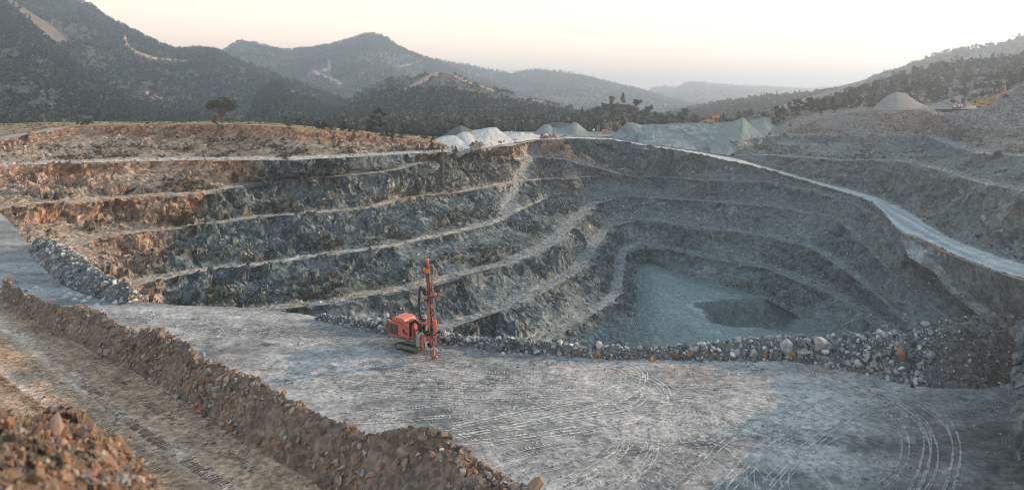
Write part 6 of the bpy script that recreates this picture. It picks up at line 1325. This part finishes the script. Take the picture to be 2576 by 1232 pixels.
for x in (3.6, 4.8, 6.0, 7.0): m.bar((x, -1.54, 3.4), (x + .3, -1.54, 6.1), .12)
m.box((5.3, -1.53, 4.6), (1.2, .04, 1.0)); m.box((6.9, -1.53, 4.6), (.9, .04, .7)); m.done('hopper_rib', RUST, hp)
m = MB(); m.bar((4.0, -.9, 1.0), (5.8, -.9, 3.0), .22); m.bar((4.0, .9, 1.0), (5.8, .9, 3.0), .22); m.done('hopper_leg', YEL, jc)
m = MB(); m.bar((-3.4, 0, 2.6), (-8.2, 0, 5.2), 1.0, .5); cvj = m.done('discharge_conveyor', YEL, jc); m = MB(); m.bar((-3.4, 0, 2.9), (-8.2, 0, 5.5), .7, .08); m.done('belt', BELT, cvj)
sp = empty('screening_plant', at(2408, 274, 398), math.radians(-35)); q = drop(sp.location.x, sp.location.y)
if q is not None and -9 < q[0][2] < 2: sp.location.z = q[0][2]
tag(sp, 'rust orange screening plant with a long dark conveyor reaching left', 'screening plant')
for y in (-1.1, 1.1): m = MB(); m.prism([(-2.6, .35), (-2.3, 0), (1.6, 0), (1.9, .35), (1.6, .75), (-2.3, .75)], y - .28, y + .28); m.done('track', TRK, sp)
m = MB(); m.prism([(-3.0, .9), (3.0, .9), (3.4, 2.1), (-2.2, 2.1)], -1.2, 1.2); m.box((3.2, 0, 2.5), (2.0, 2.3, 1.6), bev=.05); m.done('frame', RUST, sp)
m = MB(); m.box((-1.2, -1.24, 1.6), (1.4, .05, 1.3)); m.box((1.0, -1.24, 2.0), (1.0, .05, 1.4)); m.box((2.3, -1.24, 2.0), (.9, .05, 1.4)); m.done('side_panel', WHITE, sp)
m = MB(); m.bar((1.6, 0, 2.9), (-3.6, 0, 6.8), 1.9, .9); m.bar((-3.6, -.8, 6.9), (-5.0, -.8, 2.6), .28); m.bar((-3.6, .8, 6.9), (-5.0, .8, 2.6), .28); m.done('screen_box', RUST, sp)
m = MB(); m.bar((1.4, 0, 3.5), (-3.5, 0, 7.4), 1.5, .12); m.box((-2.3, 0, 4.4), (2.4, 1.5, 1.6), ry=.6); m.done('screen_mesh', BELT, sp)
m = MB(); m.bar((-1.4, 0, 1.4), (-10.6, 0, 5.6), .9, .34); cvs = m.done('conveyor', RUST, sp); m = MB(); m.bar((-1.4, 0, 1.65), (-10.6, 0, 5.85), .75, .12); m.done('belt', BELT, cvs)
m = MB(); m.box((3.0, 0, 4.8), (2.0, 2.0, 3.0)); m.done('feed_box', mat_plain('dark_rust', (.13, .06, .045), rough=.7, dirt=.5), sp)
m = MB(); 
for x in (2.4, 4.0):
    for y in (-.95, .95): m.bar((x, y, 0), (x, y, 1.8), .16)
m.done('support_leg', RUST, sp)
# ---------------------------------------------------------------- crushing plant behind the yard
def frame_tower(m, x, y, z0, h, w=1.3, t=.16, n=3):
    for dx in (-w / 2, w / 2):
        for dy in (-w / 2, w / 2): m.bar((x + dx, y + dy, z0), (x + dx, y + dy, z0 + h), t)
    for k in range(n + 1):
        z = z0 + h * k / n
        for dy in (-w / 2, w / 2): m.bar((x - w / 2, y + dy, z), (x + w / 2, y + dy, z), t * .8)
    return m
cp = empty('crushing_plant', at(1518, 347, 425), 0); tag(cp, 'tan and grey crushing plant with towers between the two grey green dumps', 'crushing plant')
U = 425 / F                                                     # one sketch unit in metres at the plant
def cpx(px, py): return ((px - 1518) * U, (347 - py) * U)
m = MB(); x, z = cpx(1522, 333); m.box((x, 0, z), (13 * U, 3.2, 14 * U), bev=.05); m.done('bin', TANP, cp)
for a, b, c, wd in ((1505, 316, 340, 5), (1527, 311, 325, 5), (1536.5, 306, 325, 4), (1559.5, 316, 336, 5), (1500, 316, 336, 0.1)):
    if wd < 1: continue
    m = MB(); x, z = cpx(a, c); frame_tower(m, x, 0, z, (c - b) * U, wd * U, .22, 3); m.done('tower', TANP, cp)
m = MB(); x0, z0 = cpx(1490, 326); x1, z1 = cpx(1506, 344); m.bar((x0, .5, z0), (x1, .5, z1), 1.2, .7); x0, z0 = cpx(1530, 321); x1, z1 = cpx(1547, 338); m.bar((x0, -.5, z0), (x1, -.5, z1), 1.2, .7); x0, z0 = cpx(1520, 345); x1, z1 = cpx(1532, 327); m.bar((x0, -2, z0), (x1, -2, z1), 1.2, .6); m.done('conveyor', CONC, cp)
m = MB(); x, z = cpx(1533, 337); m.box((x, 0, z), (14 * U, 3, 12 * U), bev=.05); x, z = cpx(1511, 341); m.box((x, 1, z), (8 * U, 2, 6 * U)); m.done('screen_house', CONC, cp)
m = MB(); x, z = cpx(1494, 327); m.box((x, .4, z), (4.5 * U, 1.6, 5 * U)); m.done('head_box', WHITE, cp)
m = MB()
for a in (1516, 1527, 1527.5, 1540): x, z = cpx(a, 343); m.box((x, 0, z), (.35, .35, 10 * U))
m.box((0, 0, .1), (22 * U, 4, .4)); m.done('support', RUST, cp)
ms = empty('lattice_mast', at(1577, 322, 432)); tag(ms, 'slim orange lattice mast standing behind the long dump', 'mast'); m = MB(); frame_tower(m, 0, 0, -3, 33 * 432 / F, .9, .12, 12); m.done('lattice', ORG, ms)
m = MB(); m.box((0, 0, 33 * 432 / F - 2.9), (1.1, 1.1, .3)); m.done('top_plate', ORG, ms)
# machines on top of the long dump
mc = empty('mobile_conveyor', at(1777, 309.4, 398)); tag(mc, 'low yellow machine with a ramp on top of the long dump', 'machine')
m = MB(); m.box((2.0, 0, 1.0), (4.0, 2.2, 1.5), bev=.1); m.box((1.5, 0, 2.0), (1.4, 1.6, .8), bev=.06); m.done('body', YEL, mc); m = MB(); m.bar((-3.6, 0, .2), (.4, 0, 2.0), 1.2, .25); m.done('ramp', YEL, mc); m = MB(); m.box((1.8, 0, .22), (4.2, 2.3, .5), bev=.08); m.done('track', TRK, mc); m = MB(); m.cyl((3.4, 0, 2.0), (3.4, 0, 2.9), .12); m.done('exhaust', BLK, mc)
st = empty('loading_tower', at(1798, 308.6, 398)); tag(st, 'yellow stair tower with a railed platform on top of the long dump', 'tower')
m = MB(); frame_tower(m, .6, 0, -.3, 3.2, 2.0, .22, 2); m.done('legs', YEL, st); m = MB(); m.box((.6, 0, 3.6), (4.2, 2.4, 1.5), bev=.05); m.done('cabin', YEL, st); m = MB(); m.bar((-3.0, 0, -.2), (-.3, 0, 3.0), .8, .3); m.done('stairs', YEL, st)
m = MB()
for x in (-1.4, -.4, .6, 1.6, 2.6): m.bar((x, -1.2, 4.3), (x, -1.2, 5.2), .10)
m.bar((-1.5, -1.2, 5.2), (2.7, -1.2, 5.2), .10); m.done('railing', YEL, st)
# ---------------------------------------------------------------- loaders, cabin and poles
for a, lb, fl in ((1363.5, 'small red and black loader with its back turned, left of two on the yard rim', 0), (1373.5, 'small red and white loader, right of two on the yard rim', 1)):
    l = empty('loader', at(a, 352.3, 362), math.radians(90 if not fl else 75)); q = drop(l.location.x, l.location.y); tag(l, lb, 'loader', None)
    if q is not None and abs(q[0][2] - l.location.z) < 3: l.location.z = q[0][2]
    m = MB(); m.box((0, 0, .95), (2.4, 1.5, .7), bev=.08); m.done('body', ORG if fl else RED, l); m = MB(); m.box((.1, 0, 1.75), (1.1, 1.2, 1.0), bev=.06); m.done('cab', WHITE if fl else BLK, l)
    m = MB(); m.prism([(1.3, .2), (2.1, .2), (2.0, .9), (1.4, .9)], -.9, .9); m.done('bucket', STEEL, l)
    for x in (-.8, .8):
        for y in (-.75, .75): m = MB(); m.cyl((x, y - .17, .42), (x, y + .17, .42), .42); m.done('wheel', BLK, l)
cbn = empty('site_cabin', at(1279.5, 339.5, 405)); tag(cbn, 'white flat roofed site cabin behind the fluted sand ridge', 'cabin'); cbn.location.z -= .2
m = MB(); m.box((0, 0, 1.0), (2.8, 2.4, 2.2)); m.done('wall', WHITE, cbn); m = MB(); m.box((0, 0, 2.16), (3.0, 2.6, .14)); m.done('roof', CONC, cbn); m = MB(); m.box((.8, -1.215, .9), (.6, .03, 1.6)); m.done('door', CONC, cbn)
bx = empty('weigh_sign', at(1286.8, 338.5, 402)); tag(bx, 'white box on a thin post beside the white site cabin', 'post'); m = MB(); m.cyl((0, 0, -1.0), (0, 0, 2.4), .08); m.done('post', CONC, bx); m = MB(); m.box((0, -.05, 1.6), (.8, .4, .9), bev=.04); m.done('box', WHITE, bx)
for a, y0, y1, Y, lb in ((1255, 330, 309, 420, 'thin dark pole behind the fluted sand ridge, left of the cabin'), (1296, 337, 316, 415, 'thin pale pole just right of the white site cabin'), (1302, 336, 306, 425, 'dark pole behind the low sand heaps'), (1351, 336, 303, 425, 'dark pole at the left foot of the twin topped pile'), (1393, 346, 298, 385, 'tall pole standing in front of the twin topped pile'), (1474, 347, 314, 390, 'pole at the right foot of the twin topped pile'), (1667.5, 358, 324, 372, 'lone pole on the flank of the long dump above the haul road'), (1898, 331, 314, 388, 'short pole behind the pointed stone cone'), (110.5, 312, 293, 330, 'pale short pole on the far left plateau'), (34, 313, 293, 335, 'thin dark pole far out on the left plateau edge')):
    o = empty('pole', at(a, y0 + 3, Y)); tag(o, lb, 'pole', 'poles round the yard'); h = (y0 - y1 + 3) / F * Y; m = MB(); m.cyl((0, 0, -1.2), (0, 0, h), .15, .10, n=8); m.done('post', WOODP if 'dark' in lb or 'tall' in lb else CONC, o)
    m = MB(); m.box((0, 0, h + .06), (.5, .12, .14)); m.done('cap', STEEL, o)
# ================================================================ camera, sun, sky, haze
cam = bpy.data.cameras.new('camera'); co = bpy.data.objects.new('camera', cam); COL.objects.link(co)
co.location = (0, 0, 0); co.rotation_euler = (math.radians(90), 0, 0)
cam.sensor_width = 36; cam.sensor_fit = 'HORIZONTAL'; cam.lens = 36 * F / 2576
cam.shift_y = -(616 - HY) / 2576; cam.clip_start = .1; cam.clip_end = 20000
cam.dof.use_dof = True; cam.dof.focus_distance = 80; cam.dof.aperture_fstop = .8
scene.camera = co
SKY_LEVEL = 7.2
SUN_EL, SUN_AZ = math.radians(15), math.radians(69)
sd_ = Vector((math.sin(SUN_AZ) * math.cos(SUN_EL), math.cos(SUN_AZ) * math.cos(SUN_EL), math.sin(SUN_EL)))
sun = bpy.data.lights.new('sun', 'SUN'); sun.energy = 5.0; sun.angle = math.radians(.6); sun.color = (1.0, .71, .47)
so = bpy.data.objects.new('sun', sun); COL.objects.link(so); so.rotation_euler = (-sd_).to_track_quat('-Z', 'Y').to_euler(); so.location = sd_ * 300
w = bpy.data.worlds.new('World'); scene.world = w; w.use_nodes = True
nt = w.node_tree; N, L = nt.nodes, nt.links; bg = N['Background']
sky = N.new('ShaderNodeTexSky'); sky.sky_type = 'NISHITA'; sky.sun_disc = False; sky.sun_elevation = SUN_EL; sky.sun_rotation = SUN_AZ
sky.altitude = 300; sky.air_density = 1.0; sky.dust_density = 3.0; sky.ozone_density = 1.5
geo = N.new('ShaderNodeTexCoord'); sx = N.new('ShaderNodeSeparateXYZ'); L.new(geo.outputs['Generated'], sx.inputs[0])
rmp = N.new('ShaderNodeValToRGB'); e = rmp.color_ramp.elements          # dusty horizon, bluer overhead
e[0].position = .0; e[0].color = (1.46, 1.08, .80, 1); e[1].position = 1.0; e[1].color = (.21, .37, .485, 1)
m1 = rmp.color_ramp.elements.new(.22); m1.color = (1.38, 1.06, .80, 1); m2 = rmp.color_ramp.elements.new(.5); m2.color = (.40, .515, .58, 1)
L.new(sx.outputs[2], rmp.inputs[0])
sc_ = N.new('ShaderNodeVectorMath'); sc_.operation = 'SCALE'; sc_.inputs['Scale'].default_value = SKY_LEVEL; L.new(rmp.outputs[0], sc_.inputs[0])
mx = N.new('ShaderNodeMix'); mx.data_type = 'RGBA'; mx.inputs[0].default_value = .93
L.new(sky.outputs[0], mx.inputs[6]); L.new(sc_.outputs[0], mx.inputs[7])
L.new(mx.outputs[2], bg.inputs['Color']); bg.inputs['Strength'].default_value = .14
def make_haze(dens):
    b = bmesh.new(); bmesh.ops.create_cube(b, size=1)
    for v in b.verts:
        v.co.x *= 18400; v.co.y = 4050 + v.co.y * 10100; v.co.z = (-79 if v.co.z < 0 else 352)
    me = bpy.data.meshes.new('haze'); b.to_mesh(me); b.free()
    o = bpy.data.objects.new('haze', me); COL.objects.link(o); tag(o, kind='stuff')
    m = bpy.data.materials.new('haze_air'); nt, N, L = nodes_of(m); N.remove(N['Principled BSDF'])
    v = N.new('ShaderNodeVolumePrincipled'); v.inputs['Color'].default_value = (.585, .76, .98, 1); v.inputs['Density'].default_value = dens
    v.inputs['Anisotropy'].default_value = .38
    L.new(v.outputs[0], N['Material Output'].inputs['Volume']); me.materials.append(m)
    return o
if HAZE: make_haze(HAZE)
scene.view_settings.view_transform = 'Standard'; scene.view_settings.look = 'None'
scene.view_settings.exposure = 0.72; scene.view_settings.gamma = 1.0
scene.cycles.use_denoising = True
scene.cycles.max_bounces = 6; scene.cycles.diffuse_bounces = 3; scene.cycles.volume_bounces = 0
scene.cycles.filter_width = 1.0
